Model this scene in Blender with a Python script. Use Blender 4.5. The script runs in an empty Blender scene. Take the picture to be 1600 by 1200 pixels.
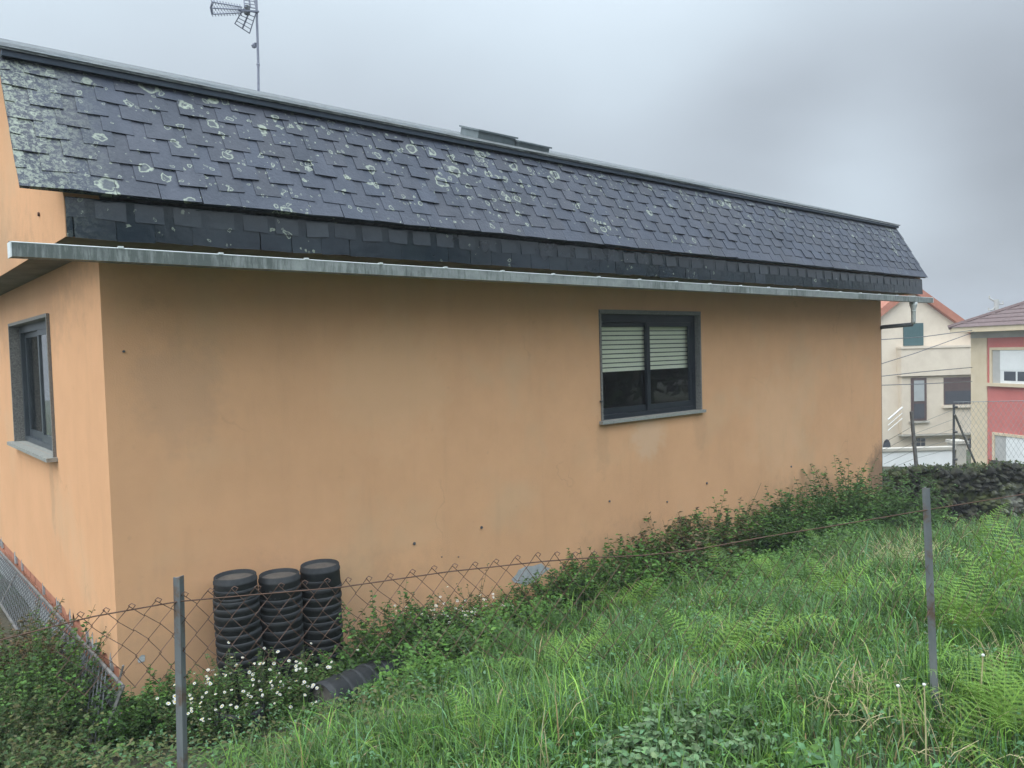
import bpy, math, random
import numpy as np
from mathutils import Matrix, Vector
random.seed(7); rng = np.random.default_rng(11)
S = bpy.context.scene; COL = S.collection

# ------------------------------------------------------------------ camera
CR = np.array([0.756537,-0.65335,-0.028005]); CU = np.array([0.048221,0.013026,0.998752]); CF = np.array([0.65217,0.756944,-0.041359])
_c = CR/np.linalg.norm(CR); CR=_c
CU = np.cross(CR, CF); CU/=np.linalg.norm(CU)
CP = np.array([-1.3393,-5.8053,2.13]); FOC = 1209.2
cd = bpy.data.cameras.new('camera'); co = bpy.data.objects.new('camera', cd); COL.objects.link(co)
co.matrix_world = Matrix(((CR[0],CU[0],-CF[0],CP[0]),(CR[1],CU[1],-CF[1],CP[1]),(CR[2],CU[2],-CF[2],CP[2]),(0,0,0,1)))
cd.sensor_width = 36; cd.lens = 36*FOC/1600; cd.clip_start=.05; cd.clip_end = 3000
S.camera = co

# ------------------------------------------------------------------ light
SUNDIR = np.array([-.62,-.02,.78]); SUNDIR/=np.linalg.norm(SUNDIR)
W = bpy.data.worlds.new('World'); S.world = W; W.use_nodes = True
nt = W.node_tree; nt.nodes.clear()
def N(t, **k):
    n = nt.nodes.new(t)
    for a,b in k.items(): setattr(n,a,b)
    return n
L = lambda a,b: nt.links.new(a,b)
def M(op,a,b=None,c=None):
    n=N('ShaderNodeMath',operation=op)
    for i,x in enumerate((a,b,c)):
        if x is None: continue
        if isinstance(x,(int,float)): n.inputs[i].default_value=x
        else: L(x,n.inputs[i])
    return n.outputs[0]
out=N('ShaderNodeOutputWorld'); bg=N('ShaderNodeBackground'); bg.inputs[1].default_value=.1
sky=N('ShaderNodeTexSky',sky_type='NISHITA',sun_disc=False,sun_elevation=math.asin(SUNDIR[2]),sun_rotation=math.atan2(SUNDIR[0],SUNDIR[1]),air_density=1.5,dust_density=3)
tc=N('ShaderNodeTexCoord'); D=tc.outputs['Generated']
sep=N('ShaderNodeSeparateXYZ'); L(D,sep.inputs[0]); Z=M('MAXIMUM',sep.outputs[2],0.0)
def lobe(d,p):
    d=np.array(d)/np.linalg.norm(d); n=N('ShaderNodeVectorMath',operation='DOT_PRODUCT'); L(D,n.inputs[0]); n.inputs[1].default_value=d
    return M('POWER',M('MAXIMUM',n.outputs['Value'],0.0),p)
# overcast cloud sheet: brighter overhead, a bright patch where the sun is hidden, darker cloud bank to the east
comb=N('ShaderNodeCombineXYZ'); zz=M('ADD',Z,.22); L(M('DIVIDE',sep.outputs[0],zz),comb.inputs[0]); L(M('DIVIDE',sep.outputs[1],zz),comb.inputs[1])
ns=N('ShaderNodeTexNoise'); L(comb.outputs[0],ns.inputs['Vector']); ns.inputs['Scale'].default_value=.85; ns.inputs['Detail'].default_value=4; ns.inputs['Roughness'].default_value=.5; ns.inputs['Distortion'].default_value=.25
cl=M('MULTIPLY_ADD',ns.outputs[0],.52,.71)
base=M('ADD',M('MULTIPLY_ADD',Z,.08,.44),M('MULTIPLY',M('MULTIPLY',Z,Z),1.9))
b=M('MULTIPLY',base,cl)
b=M('ADD',b,M('MULTIPLY',lobe((-.75,-.15,.6),3),1.3))
b=M('ADD',b,M('MULTIPLY',lobe((.05,-.42,.90),3),1.45))
b=M('ADD',b,M('MULTIPLY',lobe((0,-1,.05),2.5),-.28))
b=M('ADD',b,M('MULTIPLY',lobe((.1,.98,.12),40),.10))
b=M('ADD',b,M('MULTIPLY',lobe((.68,.66,.33),60),.10))
b=M('ADD',b,M('MULTIPLY',lobe((.90,.40,.185),170),.25))
b=M('ADD',b,M('MULTIPLY',lobe((.915,.28,.27),90),-.20))
b=M('ADD',b,M('MULTIPLY',lobe((.83,.47,.30),160),-.10))
b=M('MULTIPLY',M('MAXIMUM',b,.18),10.0)
cr=N('ShaderNodeValToRGB'); L(M('MULTIPLY',b,.1),cr.inputs[0])
cr.color_ramp.elements[0].position=.25; cr.color_ramp.elements[0].color=(.80,.875,1,1)
cr.color_ramp.elements[1].position=.75; cr.color_ramp.elements[1].color=(.775,.895,1,1)
sc=N('ShaderNodeVectorMath',operation='SCALE'); L(cr.outputs[0],sc.inputs[0]); L(b,sc.inputs['Scale'])
mx=N('ShaderNodeMix',data_type='RGBA'); mx.inputs[0].default_value=.05; L(sc.outputs[0],mx.inputs[6]); L(sky.outputs[0],mx.inputs[7])
L(mx.outputs[2],bg.inputs[0]); L(bg.outputs[0],out.inputs[0])
sl=bpy.data.lights.new('sun','SUN'); sl.energy=1.1; sl.angle=math.radians(50); sl.color=(1,.93,.82)
so=bpy.data.objects.new('sun',sl); COL.objects.link(so); so.rotation_euler=Vector(SUNDIR).to_track_quat('Z','Y').to_euler()
S.view_settings.view_transform='Standard'; S.view_settings.look='None'; S.view_settings.gamma=1; S.view_settings.exposure=.25

# ------------------------------------------------------------------ helpers
def ray(u,v): return CF+CR*(u-800)/FOC-CU*(v-600)/FOC
def onY(u,v,y): d=ray(u,v); return CP+d*(y-CP[1])/d[1]
def onX(u,v,x): d=ray(u,v); return CP+d*(x-CP[0])/d[0]
def dep(u,v,z): return CP+ray(u,v)*z
def onPl(u,v,p,n): d=ray(u,v); return CP+d*(np.dot(p-CP,n)/np.dot(d,n))
def sst(a,b,x): t=np.clip((x-a)/(b-a),0,1); return t*t*(3-2*t)
def gz(x,y):
    """terrain height"""
    x=np.asarray(x,float); y=np.asarray(y,float); s=-y
    z0=-.42-.024*np.clip(x,-1,14)-.58*sst(8.5,13.5,x)*sst(6,1,s)
    top=.66-.085*np.clip(x-2.5,0,11)
    t=np.clip((s-.25)/4.3,0,1); t=t*t*(3-2*t)*.45+t*.55
    z=z0+(top-z0)*t*(1-.25*sst(5,12,x))
    z=z-.12*sst(-.2,-.7,x)*sst(1.2,-.2,s)
    z=z+.035*np.sin(x*2.1+.5)*np.sin(y*1.7+1)+.02*np.sin(x*5.3+y*3.1)
    # beyond the dry stone wall the land drops to the village
    q=(x-13.2)*.80+(y-.2)*.60
    z=z+(-1.0-z)*sst(.1,.8,q)*1.0
    z=z+(-3.3-z)*sst(5,16,q)
    return z
def ground(u,v):
    d=ray(u,v); lo=1.0
    for k in np.arange(1.2,40,.05):
        p=CP+d*k
        if p[2]<gz(p[0],p[1]): return p
    return CP+d*20

def mat(name, c1, c2=None, scale=8, rough=.8, bump=0, bscale=60, tint=False, detail=6, stretch=None, spec=.4, lo=.35, hi=.65, metal=0, trans=0, fn=None):
    m=bpy.data.materials.new(name); m.use_nodes=True; t=m.node_tree; n=t.nodes; p=n['Principled BSDF']
    p.inputs['Roughness'].default_value=rough; p.inputs['Specular IOR Level'].default_value=spec; p.inputs['Metallic'].default_value=metal
    tcn=n.new('ShaderNodeTexCoord'); mp=n.new('ShaderNodeMapping'); t.links.new(tcn.outputs['Object'],mp.inputs[0])
    if stretch: mp.inputs['Scale'].default_value=stretch
    col=None
    if c2:
        nz=n.new('ShaderNodeTexNoise'); nz.inputs['Scale'].default_value=scale; nz.inputs['Detail'].default_value=detail; nz.inputs['Roughness'].default_value=.65
        t.links.new(mp.outputs[0],nz.inputs['Vector'])
        r=n.new('ShaderNodeValToRGB'); r.color_ramp.elements[0].position=lo; r.color_ramp.elements[1].position=hi
        r.color_ramp.elements[0].color=(*c1,1); r.color_ramp.elements[1].color=(*c2,1); t.links.new(nz.outputs[0],r.inputs[0]); col=r.outputs[0]
    if tint:
        a=n.new('ShaderNodeAttribute'); a.attribute_name='tint'
        if col is None: col=a.outputs['Color']
        else:
            x=n.new('ShaderNodeMix'); x.data_type='RGBA'; x.blend_type='MULTIPLY'; x.inputs[0].default_value=1
            t.links.new(col,x.inputs[6]); t.links.new(a.outputs['Color'],x.inputs[7]); col=x.outputs[2]
    if fn: col=fn(t,n,mp,col,p) or col
    if col is None: p.inputs['Base Color'].default_value=(*c1,1)
    else: t.links.new(col,p.inputs['Base Color'])
    if bump:
        nb=n.new('ShaderNodeTexNoise'); nb.inputs['Scale'].default_value=bscale; nb.inputs['Detail'].default_value=5
        t.links.new(tcn.outputs['Object'],nb.inputs['Vector'])
        bn=n.new('ShaderNodeBump'); bn.inputs['Strength'].default_value=bump; bn.inputs['Distance'].default_value=.02
        t.links.new(nb.outputs[0],bn.inputs['Height']); t.links.new(bn.outputs[0],p.inputs['Normal'])
    if trans:
        o=n['Material Output']; tr=n.new('ShaderNodeBsdfTranslucent'); ms=n.new('ShaderNodeMixShader'); ms.inputs[0].default_value=trans
        if col is None: tr.inputs[0].default_value=(*c1,1)
        else: t.links.new(col,tr.inputs[0])
        t.links.new(p.outputs[0],ms.inputs[1]); t.links.new(tr.outputs[0],ms.inputs[2]); t.links.new(ms.outputs[0],o.inputs[0])
    return m

def node_mix(t,fac,a,b,blend='MIX'):
    x=t.nodes.new('ShaderNodeMix'); x.data_type='RGBA'; x.blend_type=blend
    for i,vv in ((0,fac),(6,a),(7,b)):
        if isinstance(vv,(int,float)): x.inputs[i].default_value=vv
        elif isinstance(vv,tuple): x.inputs[i].default_value=(*vv,1)
        else: t.links.new(vv,x.inputs[i])
    return x.outputs[2]
def node_math(t,op,a,b=None,c=None):
    n=t.nodes.new('ShaderNodeMath'); n.operation=op
    for i,x in enumerate((a,b,c)):
        if x is None: continue
        if isinstance(x,(int,float)): n.inputs[i].default_value=x
        else: t.links.new(x,n.inputs[i])
    return n.outputs[0]
def node_noise(t,vec,scale,detail=4,rough=.6,dist=0):
    n=t.nodes.new('ShaderNodeTexNoise'); n.inputs['Scale'].default_value=scale; n.inputs['Detail'].default_value=detail; n.inputs['Roughness'].default_value=rough; n.inputs['Distortion'].default_value=dist
    t.links.new(vec,n.inputs['Vector']); return n.outputs[0]
def node_ramp(t,x,lo,hi,inv=False):
    n=t.nodes.new('ShaderNodeMapRange'); n.interpolation_type='SMOOTHSTEP'; n.inputs[1].default_value=lo; n.inputs[2].default_value=hi
    if inv: n.inputs[3].default_value=1; n.inputs[4].default_value=0
    t.links.new(x,n.inputs[0]); return n.outputs[0]
def node_map(t,vec,scale):
    n=t.nodes.new('ShaderNodeMapping'); n.inputs['Scale'].default_value=scale; t.links.new(vec,n.inputs[0]); return n.outputs[0]

class MB:
    def __init__(s): s.v=[]; s.f=[]; s.m=[]; s.c=[]
    def add(s,v,f,m=0,c=(1,1,1)):
        o=len(s.v); s.v.extend([tuple(map(float,p)) for p in v]); s.c.extend([c]*len(v))
        for q in f: s.f.append(tuple(o+i for i in q)); s.m.append(m)
    def poly(s,pts,m=0,c=(1,1,1)): s.add(pts,[tuple(range(len(pts)))],m,c)
    def hexa(s,p,m=0,c=(1,1,1)):   # 8 corners, bottom 4 then top 4
        s.add(p,[(3,2,1,0),(4,5,6,7),(0,1,5,4),(1,2,6,5),(2,3,7,6),(3,0,4,7)],m,c)
    def box(s,a,b,m=0,c=(1,1,1)):
        (x0,y0,z0),(x1,y1,z1)=a,b
        s.hexa([(x0,y0,z0),(x1,y0,z0),(x1,y1,z0),(x0,y1,z0),(x0,y0,z1),(x1,y0,z1),(x1,y1,z1),(x0,y1,z1)],m,c)
    def obox(s,o,ax,ay,az,m=0,c=(1,1,1)):
        o,ax,ay,az=map(np.array,(o,ax,ay,az)); s.hexa([o,o+ax,o+ax+ay,o+ay,o+az,o+ax+az,o+ax+ay+az,o+ay+az],m,c)
    def tube(s,pts,r,n=6,m=0,c=(1,1,1),cap=True):
        pts=[np.array(p,float) for p in pts]; rr=r if isinstance(r,(list,tuple)) else [r]*len(pts)
        ring=[]; prev=None
        for i,p in enumerate(pts):
            d=pts[min(i+1,len(pts)-1)]-pts[max(i-1,0)]; d/=np.linalg.norm(d)+1e-12
            a=np.cross(d,[0,0,1] if abs(d[2])<.9 else [1,0,0]) if prev is None else prev-d*np.dot(prev,d)
            a/=np.linalg.norm(a); prev=a; b=np.cross(d,a)
            ring+= [p+rr[i]*(a*math.cos(2*math.pi*k/n)+b*math.sin(2*math.pi*k/n)) for k in range(n)]
        F=[(i*n+k,i*n+(k+1)%n,(i+1)*n+(k+1)%n,(i+1)*n+k) for i in range(len(pts)-1) for k in range(n)]
        if cap: F+= [tuple(range(n))[::-1],tuple((len(pts)-1)*n+k for k in range(n))]
        s.add(ring,F,m,c)
    def lathe(s,prof,n=24,m=0,o=(0,0,0),c=(1,1,1)):
        v=[]; 
        for r,z in prof: v+= [(o[0]+r*math.cos(2*math.pi*k/n),o[1]+r*math.sin(2*math.pi*k/n),o[2]+z) for k in range(n)]
        F=[(i*n+k,i*n+(k+1)%n,(i+1)*n+(k+1)%n,(i+1)*n+k) for i in range(len(prof)-1) for k in range(n)]
        s.add(v,F,m,c)
    def build(s,name,mats,parent=None,smooth=False):
        me=bpy.data.meshes.new(name); me.from_pydata(s.v,[],s.f)
        if not isinstance(mats,(list,tuple)): mats=[mats]
        for x in mats: me.materials.append(x)
        if len(mats)>1: me.polygons.foreach_set('material_index',s.m)
        a=me.attributes.new('tint','FLOAT_COLOR','POINT'); a.data.foreach_set('color',[q for c in s.c for q in (*c,1)])
        if smooth: me.polygons.foreach_set('use_smooth',[True]*len(me.polygons))
        me.update(); return link(name,me,parent)
def link(name,me,parent=None):
    o=bpy.data.objects.new(name,me); COL.objects.link(o); o.parent=parent; return o
def arr_mesh(name,V,Q,Cc,mats):
    """mesh from numpy quads with a colour per vertex"""
    me=bpy.data.meshes.new(name); V=np.asarray(V,np.float32).reshape(-1,3); Q=np.asarray(Q,np.int32).reshape(-1,4)
    me.vertices.add(len(V)); me.vertices.foreach_set('co',V.ravel())
    me.loops.add(Q.size); me.loops.foreach_set('vertex_index',Q.ravel())
    me.polygons.add(len(Q)); me.polygons.foreach_set('loop_start',np.arange(0,Q.size,4,dtype=np.int32)); 
    a=me.attributes.new('tint','FLOAT_COLOR','POINT'); c=np.ones((len(V),4),np.float32); c[:,:3]=Cc; a.data.foreach_set('color',c.ravel())
    for x in (mats if isinstance(mats,(list,tuple)) else [mats]): me.materials.append(x)
    me.update(calc_edges=True); me.validate(); return me
def empty(name,loc=(0,0,0)):
    o=bpy.data.objects.new(name,None); o.location=loc; o.empty_display_size=.1; COL.objects.link(o); return o
def tag(o,label=None,cat=None,group=None,kind=None):
    for k,v in (('label',label),('category',cat),('group',group),('kind',kind)):
        if v: o[k]=v
    return o
def copy_tree(o,parent=None):
    c=o.copy(); COL.objects.link(c)
    if parent: c.parent=parent
    for ch in list(o.children): copy_tree(ch,c)
    return c

# ------------------------------------------------------------------ materials
def plaster_fn(t,n,mp,col,p):
    v=n['Texture Coordinate'].outputs['Object']
    st=node_noise(t,node_map(t,v,(3,3,.35)),2.2,5,.65)          # faint run-off streaks
    col=node_mix(t,node_math(t,'MULTIPLY',node_ramp(t,st,.5,.8),.12),col,(.30,.20,.12))
    bl=node_noise(t,v,.9,3,.6)
    col=node_mix(t,node_math(t,'MULTIPLY',node_ramp(t,bl,.5,.72),.30),col,(.56,.40,.25))
    gr=node_noise(t,v,14,3,.7)
    col=node_mix(t,node_math(t,'MULTIPLY',node_ramp(t,gr,.62,.80),.25),col,(.27,.19,.12))
    def spot(c,r,amp,colr,sc=6,st=(1,1,1)):
        nonlocal col
        d=t.nodes.new('ShaderNodeVectorMath'); d.operation='SUBTRACT'; t.links.new(v,d.inputs[0]); d.inputs[1].default_value=c
        k=t.nodes.new('ShaderNodeVectorMath'); k.operation='MULTIPLY'; t.links.new(d.outputs[0],k.inputs[0]); k.inputs[1].default_value=tuple(q/r for q in st)
        e=t.nodes.new('ShaderNodeVectorMath'); e.operation='LENGTH'; t.links.new(k.outputs[0],e.inputs[0])
        f_=node_math(t,'MULTIPLY_ADD',node_noise(t,v,sc,5,.7),1.6,node_math(t,'SUBTRACT',.2,e.outputs['Value']))
        col=node_mix(t,node_math(t,'MULTIPLY',node_ramp(t,f_,-.1,.6),amp),col,colr)
    spot((5.75,0,1.12),.35,.26,(.68,.56,.42)); spot((11.75,0,-.25),.55,.75,(.20,.13,.09),5,(1,1,.7)); spot((5.4,0,-.2),.6,.3,(.30,.21,.13),4,(.6,1,1.3)); spot((9.2,0,-.45),1.2,.35,(.28,.20,.13),4,(.5,1,1.6)); spot((1.0,0,-.3),1.2,.3,(.33,.23,.15),4,(.5,1,1.4)); spot((0,3.0,2.85),1.6,.28,(.22,.16,.11),5,(1,.5,2.2)); spot((4.96,0,1.1),.3,.18,(.33,.22,.13),9,(2,1,.7)); spot((6.75,0,1.1),.3,.18,(.33,.22,.13),9,(2,1,.7)); spot((0,2.0,1.05),.35,.35,(.36,.25,.16),9,(1,3,.7)); spot((2.3,0,1.9),.7,.16,(.75,.52,.32),3); spot((.5,0,1.9),.4,.25,(.36,.25,.17),6,(1,1,.8)); spot((8.6,0,1.0),.9,.15,(.76,.55,.36),3)
    vo=t.nodes.new('ShaderNodeTexVoronoi'); vo.feature='DISTANCE_TO_EDGE'; vo.inputs['Scale'].default_value=.55
    dn=t.nodes.new('ShaderNodeTexNoise'); dn.inputs['Scale'].default_value=3; dn.inputs['Detail'].default_value=6; t.links.new(v,dn.inputs['Vector'])
    of=t.nodes.new('ShaderNodeVectorMath'); of.operation='MULTIPLY_ADD'; t.links.new(dn.outputs['Color'],of.inputs[0]); of.inputs[1].default_value=(.5,.5,.5); t.links.new(v,of.inputs[2]); t.links.new(of.outputs[0],vo.inputs['Vector'])
    crk=node_math(t,'MULTIPLY',node_ramp(t,vo.outputs['Distance'],.0,.006,True),node_ramp(t,node_noise(t,v,.8,2,.5),.54,.62))
    col=node_mix(t,node_math(t,'MULTIPLY',crk,.16),col,(.25,.16,.09))
    return col
PLASTER=mat('plaster',(.64,.352,.190),(.70,.386,.210),scale=1.3,rough=.9,bump=.12,bscale=90,spec=.2,fn=plaster_fn)
SOFFIT=mat('soffit',(.19,.18,.145),(.12,.115,.09),scale=3,rough=.9,bump=.1,spec=.2)
def slate_fn(lich):
    def fn(t,n,mp,col,p):
        v=n['Texture Coordinate'].outputs['Object']
        dn=t.nodes.new('ShaderNodeTexNoise'); dn.inputs['Scale'].default_value=14; dn.inputs['Detail'].default_value=3; t.links.new(v,dn.inputs['Vector'])
        off=t.nodes.new('ShaderNodeVectorMath'); off.operation='MULTIPLY_ADD'; t.links.new(dn.outputs['Color'],off.inputs[0]); off.inputs[1].default_value=(.085,.085,.085); t.links.new(v,off.inputs[2])
        sx=t.nodes.new('ShaderNodeSeparateXYZ'); t.links.new(v,sx.inputs[0])
        # where lichen likes to grow: top courses, left verge, patches
        left=node_ramp(t,sx.outputs[0],-.55,.12,True)
        topw=node_ramp(t,sx.outputs[2],3.55,4.0)
        near=node_ramp(t,sx.outputs[0],1.0,9.0,True)
        patch=node_noise(t,v,.75,2,.5)
        w=node_math(t,'ADD',node_math(t,'MULTIPLY',left,.32),node_math(t,'MULTIPLY',topw,.17))
        w=node_math(t,'ADD',w,node_math(t,'MULTIPLY',node_ramp(t,patch,.50,.66),.22))
        w=node_math(t,'ADD',w,node_math(t,'MULTIPLY',near,.05))
        for sc_,g0,r0 in ((5.2,-.01,.43),(8.5,.0,.42),(13,.005,.42),(26,.0,.40)):
            vo=t.nodes.new('ShaderNodeTexVoronoi'); vo.inputs['Scale'].default_value=sc_; vo.inputs['Randomness'].default_value=.85
            t.links.new(off.outputs[0],vo.inputs['Vector'])
            cs=t.nodes.new('ShaderNodeSeparateColor'); t.links.new(vo.outputs['Color'],cs.inputs[0])
            R_=node_math(t,'MULTIPLY_ADD',cs.outputs[1],.22,.16)              # radius of this spot
            rel=node_math(t,'DIVIDE',vo.outputs['Distance'],R_)
            ring=node_math(t,'MULTIPLY',node_ramp(t,rel,.6,.85),node_ramp(t,rel,.92,1.08,True))
            core=node_math(t,'MULTIPLY',node_ramp(t,rel,.2,.45,True),.35)
            inner=node_math(t,'MULTIPLY',node_ramp(t,rel,.9,1.0,True),.10)
            sp=node_math(t,'MAXIMUM',node_math(t,'MAXIMUM',ring,core),inner)
            gate=node_math(t,'LESS_THAN',cs.outputs[0],node_math(t,'MULTIPLY',node_math(t,'ADD',w,.02+g0),lich))
            spn=node_math(t,'MULTIPLY',sp,node_math(t,'MULTIPLY_ADD',node_noise(t,v,60,3,.7),1.3,.15))
            mk=node_math(t,'MINIMUM',node_math(t,'MULTIPLY',spn,gate),1.0)
            col=node_mix(t,node_math(t,'MULTIPLY',mk,node_math(t,'MULTIPLY_ADD',node_noise(t,v,3.5,3,.6),.9,.40)),col,(.35,.385,.30))
        cr_=node_math(t,'MULTIPLY',node_ramp(t,node_noise(t,v,34,6,.8,.4),.47,.56),node_math(t,'MULTIPLY',left,.62*lich))
        col=node_mix(t,cr_,col,(.33,.36,.28))
        return col
    return fn
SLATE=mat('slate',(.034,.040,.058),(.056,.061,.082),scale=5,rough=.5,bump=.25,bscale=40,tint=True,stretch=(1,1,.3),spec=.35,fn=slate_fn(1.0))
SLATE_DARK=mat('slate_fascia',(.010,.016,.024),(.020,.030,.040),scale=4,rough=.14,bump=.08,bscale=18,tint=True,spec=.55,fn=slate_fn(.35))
SLATE_UP=mat('slate_upper',(.11,.12,.13),(.27,.285,.285),scale=16,rough=1.0,bump=.5,bscale=30,tint=True,spec=.05)
TRIM=mat('dark_trim',(.018,.030,.050),(.03,.042,.062),scale=6,rough=.5)
def gutter_fn(t,n,mp,col,p):
    v=n['Texture Coordinate'].outputs['Object']
    a=node_noise(t,node_map(t,v,(16,1,2.2)),1.6,6,.75); c=node_noise(t,v,2.0,4,.6)
    sx=t.nodes.new('ShaderNodeSeparateXYZ'); t.links.new(v,sx.inputs[0])
    lf=node_ramp(t,sx.outputs[0],-.6,2.6,True)
    k=node_math(t,'ADD',node_math(t,'MULTIPLY_ADD',c,.7,a),node_math(t,'MULTIPLY',lf,.13))
    k=node_ramp(t,k,.82,1.06)
    return node_mix(t,node_math(t,'MULTIPLY',k,.85),col,(.085,.10,.09))
GUTTER=mat('gutter_metal',(.19,.205,.20),(.29,.31,.295),scale=7,rough=.55,bump=.05,fn=gutter_fn)
WHITE=mat('white_plastic',(.72,.75,.76),(.6,.63,.62),scale=9,rough=.5)
ZINC=mat('grey_pipe',(.34,.36,.35),(.50,.52,.50),scale=12,rough=.6,bump=.15)
DARKPIPE=mat('dark_pipe',(.06,.065,.07),(.11,.115,.12),scale=12,rough=.5)
GRANITE=mat('granite',(.09,.09,.085),(.26,.245,.225),scale=130,rough=.75,detail=2,bump=.05)
SILLM=mat('sill_stone',(.22,.22,.20),(.33,.33,.30),scale=40,rough=.7)
ALU=mat('dark_aluminium',(.013,.017,.024),(.018,.023,.031),scale=5,rough=.38,spec=.5)
ALUG=mat('grey_aluminium',(.040,.050,.060),(.055,.066,.076),scale=5,rough=.4,spec=.5)
BLIND=mat('shutter_plastic',(.78,.79,.63),(.82,.83,.68),scale=3,rough=.6)
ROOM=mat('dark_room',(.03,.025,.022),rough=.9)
REFLSHEET=mat('pale_reflection',(.62,.62,.58),(.5,.5,.47),scale=3,rough=.9)
def glass_mat():
    m=bpy.data.materials.new('window_glass'); m.use_nodes=True; t=m.node_tree; n=t.nodes; n.clear()
    o=n.new('ShaderNodeOutputMaterial'); ms=n.new('ShaderNodeMixShader'); tr=n.new('ShaderNodeBsdfTransparent'); gl=n.new('ShaderNodeBsdfGlossy'); fr=n.new('ShaderNodeLayerWeight'); pw=n.new('ShaderNodeMath'); pw.operation='POWER'; pw.inputs[1].default_value=4.0
    fr.inputs[0].default_value=.5; gl.inputs['Roughness'].default_value=.02; tr.inputs[0].default_value=(1,1,1,1)
    x=n.new('ShaderNodeMath'); x.operation='MULTIPLY_ADD'; x.inputs[1].default_value=.9; x.inputs[2].default_value=.05; t.links.new(fr.outputs['Facing'],pw.inputs[0]); t.links.new(pw.outputs[0],x.inputs[0])
    t.links.new(x.outputs[0],ms.inputs[0]); t.links.new(tr.outputs[0],ms.inputs[1]); t.links.new(gl.outputs[0],ms.inputs[2]); t.links.new(ms.outputs[0],o.inputs[0]); return m
GLASS=glass_mat()
BRICK=mat('brick',(.50,.20,.12),(.40,.17,.11),scale=14,rough=.9,bump=.4,bscale=40)
CEMENT=mat('cement',(.30,.31,.31),(.42,.43,.43),scale=14,rough=.95,bump=.4)
POT=mat('black_plastic',(.022,.024,.027),(.042,.043,.045),scale=9,rough=.75,spec=.25,bump=.05,bscale=30)
POTD=mat('pot_base_dust',(.07,.063,.057),(.125,.11,.095),scale=14,rough=.75)
STEEL=mat('galvanised_post',(.12,.13,.14),(.18,.19,.195),scale=18,rough=.55,metal=.2,stretch=(1,1,.2),
  fn=lambda t,n,mp,col,p: node_mix(t,node_ramp(t,node_noise(t,n['Texture Coordinate'].outputs['Object'],9,5,.7),.5,.66),col,(.13,.085,.06)))
RUST=mat('rusty_wire',(.075,.042,.030),(.12,.068,.048),scale=25,rough=.85)
RUSTBAR=mat('weathered_bar',(.10,.095,.09),(.20,.19,.18),scale=14,rough=.8)
LEAF=mat('leaf',(.8,.8,.8),(1.1,1.1,1.1),scale=30,rough=.55,tint=True,spec=.3,trans=.28)
GRASS=mat('grass_blade',(.85,.85,.85),(1.1,1.1,1.1),scale=4,rough=.5,tint=True,spec=.35,trans=.3)
STEM=mat('plant_stem',(.07,.095,.04),(.11,.13,.055),scale=20,rough=.8)
PETAL=mat('white_petal',(.80,.80,.78),rough=.7,trans=.25); YEL=mat('yellow_petal',(.72,.50,.03),rough=.6)
STRAW=mat('dry_stalk',(.42,.36,.20),(.55,.48,.28),scale=20,rough=.85)
SOIL=mat('soil',(.045,.038,.024),(.075,.065,.04),scale=6,rough=.95,bump=.6,bscale=20,
  fn=lambda t,n,mp,col,p: node_mix(t,node_ramp(t,node_noise(t,n['Texture Coordinate'].outputs['Object'],1.7,5,.65),.42,.6),col,(.045,.07,.025)))

# ------------------------------------------------------------------ ground
def terrain():
    xs=np.unique(np.concatenate([np.arange(-4,17,.22),np.geomspace(17,150,26),-np.geomspace(4,110,20)]))
    ys=np.unique(np.concatenate([np.arange(-8,3,.22),np.geomspace(3,130,26),-np.geomspace(8,110,20)]))
    X,Y=np.meshgrid(xs,ys,indexing='ij'); Zz=gz(X,Y); V=np.stack([X,Y,Zz],-1).reshape(-1,3); m=len(ys)
    i,j=np.meshgrid(np.arange(len(xs)-1),np.arange(m-1),indexing='ij'); a=(i*m+j).ravel()
    Q=np.stack([a,a+m,a+m+1,a+1],-1)
    me=arr_mesh('ground',V,Q,np.ones((len(V),3)),SOIL); me.polygons.foreach_set('use_smooth',[True]*len(me.polygons))
    tag(link('ground',me),kind='structure')
terrain()

# ------------------------------------------------------------------ the house
LX=11.88; HY=7.2; ZS=2.907; BASE=-1.3
XG0,XG1=-.28,12.37; YF=-.46
W1=(4.942,6.789,1.342,2.568)      # long side window x0 x1 z0 z1
W2=(1.73,3.741,1.342,2.568)       # end window y0 y1
house=empty('orange_house',(0,0,BASE)); tag(house,'single storey orange plastered house with dark slate mansard roof','house')
class HB(MB):
    def build(s,name,mats,parent=None,smooth=False):
        o=super().build(name,mats,parent,smooth)
        p=parent; off=np.zeros(3)
        while p: off+=np.array(p.location); p=p.parent
        o.location=Vector(-off); return o
m=HB()
# long wall, with the window opening left out
def wallY(m,x0,x1,z0,z1,y,hole,flip=False):
    hx0,hx1,hz0,hz1=hole
    for (a,b,c,d) in ((x0,hx0,z0,z1),(hx1,x1,z0,z1),(hx0,hx1,z0,hz0),(hx0,hx1,hz1,z1)):
        m.poly([(a,y,c),(b,y,c),(b,y,d),(a,y,d)])
wallY(m,0,LX,BASE,ZS,0,W1)
hy0,hy1,hz0,hz1=W2; PB=.03
for (a,b,c,d) in ((hy1,HY,PB,ZS),(hy0,hy1,PB,hz0),(hy0,hy1,hz1,ZS)):
    m.poly([(0,b,c),(0,a,c),(0,a,d),(0,b,d)])
# strip by the corner with a chipped lower edge where the plaster has come away
n=26; e=[(0,hy0*i/n, PB+(random.uniform(-.05,.05) if 0<i<n else 0)) for i in range(n+1)]
for i in range(n):
    a,b=e[i],e[i+1]; m.poly([b,a,(0,a[1],ZS),(0,b[1],ZS)])
m.poly([(LX,0,BASE),(LX,HY,BASE),(LX,HY,ZS),(LX,0,ZS)]); m.poly([(LX,HY,BASE),(0,HY,BASE),(0,HY,ZS),(LX,HY,ZS)])
m.build('wall',PLASTER,house)
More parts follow.
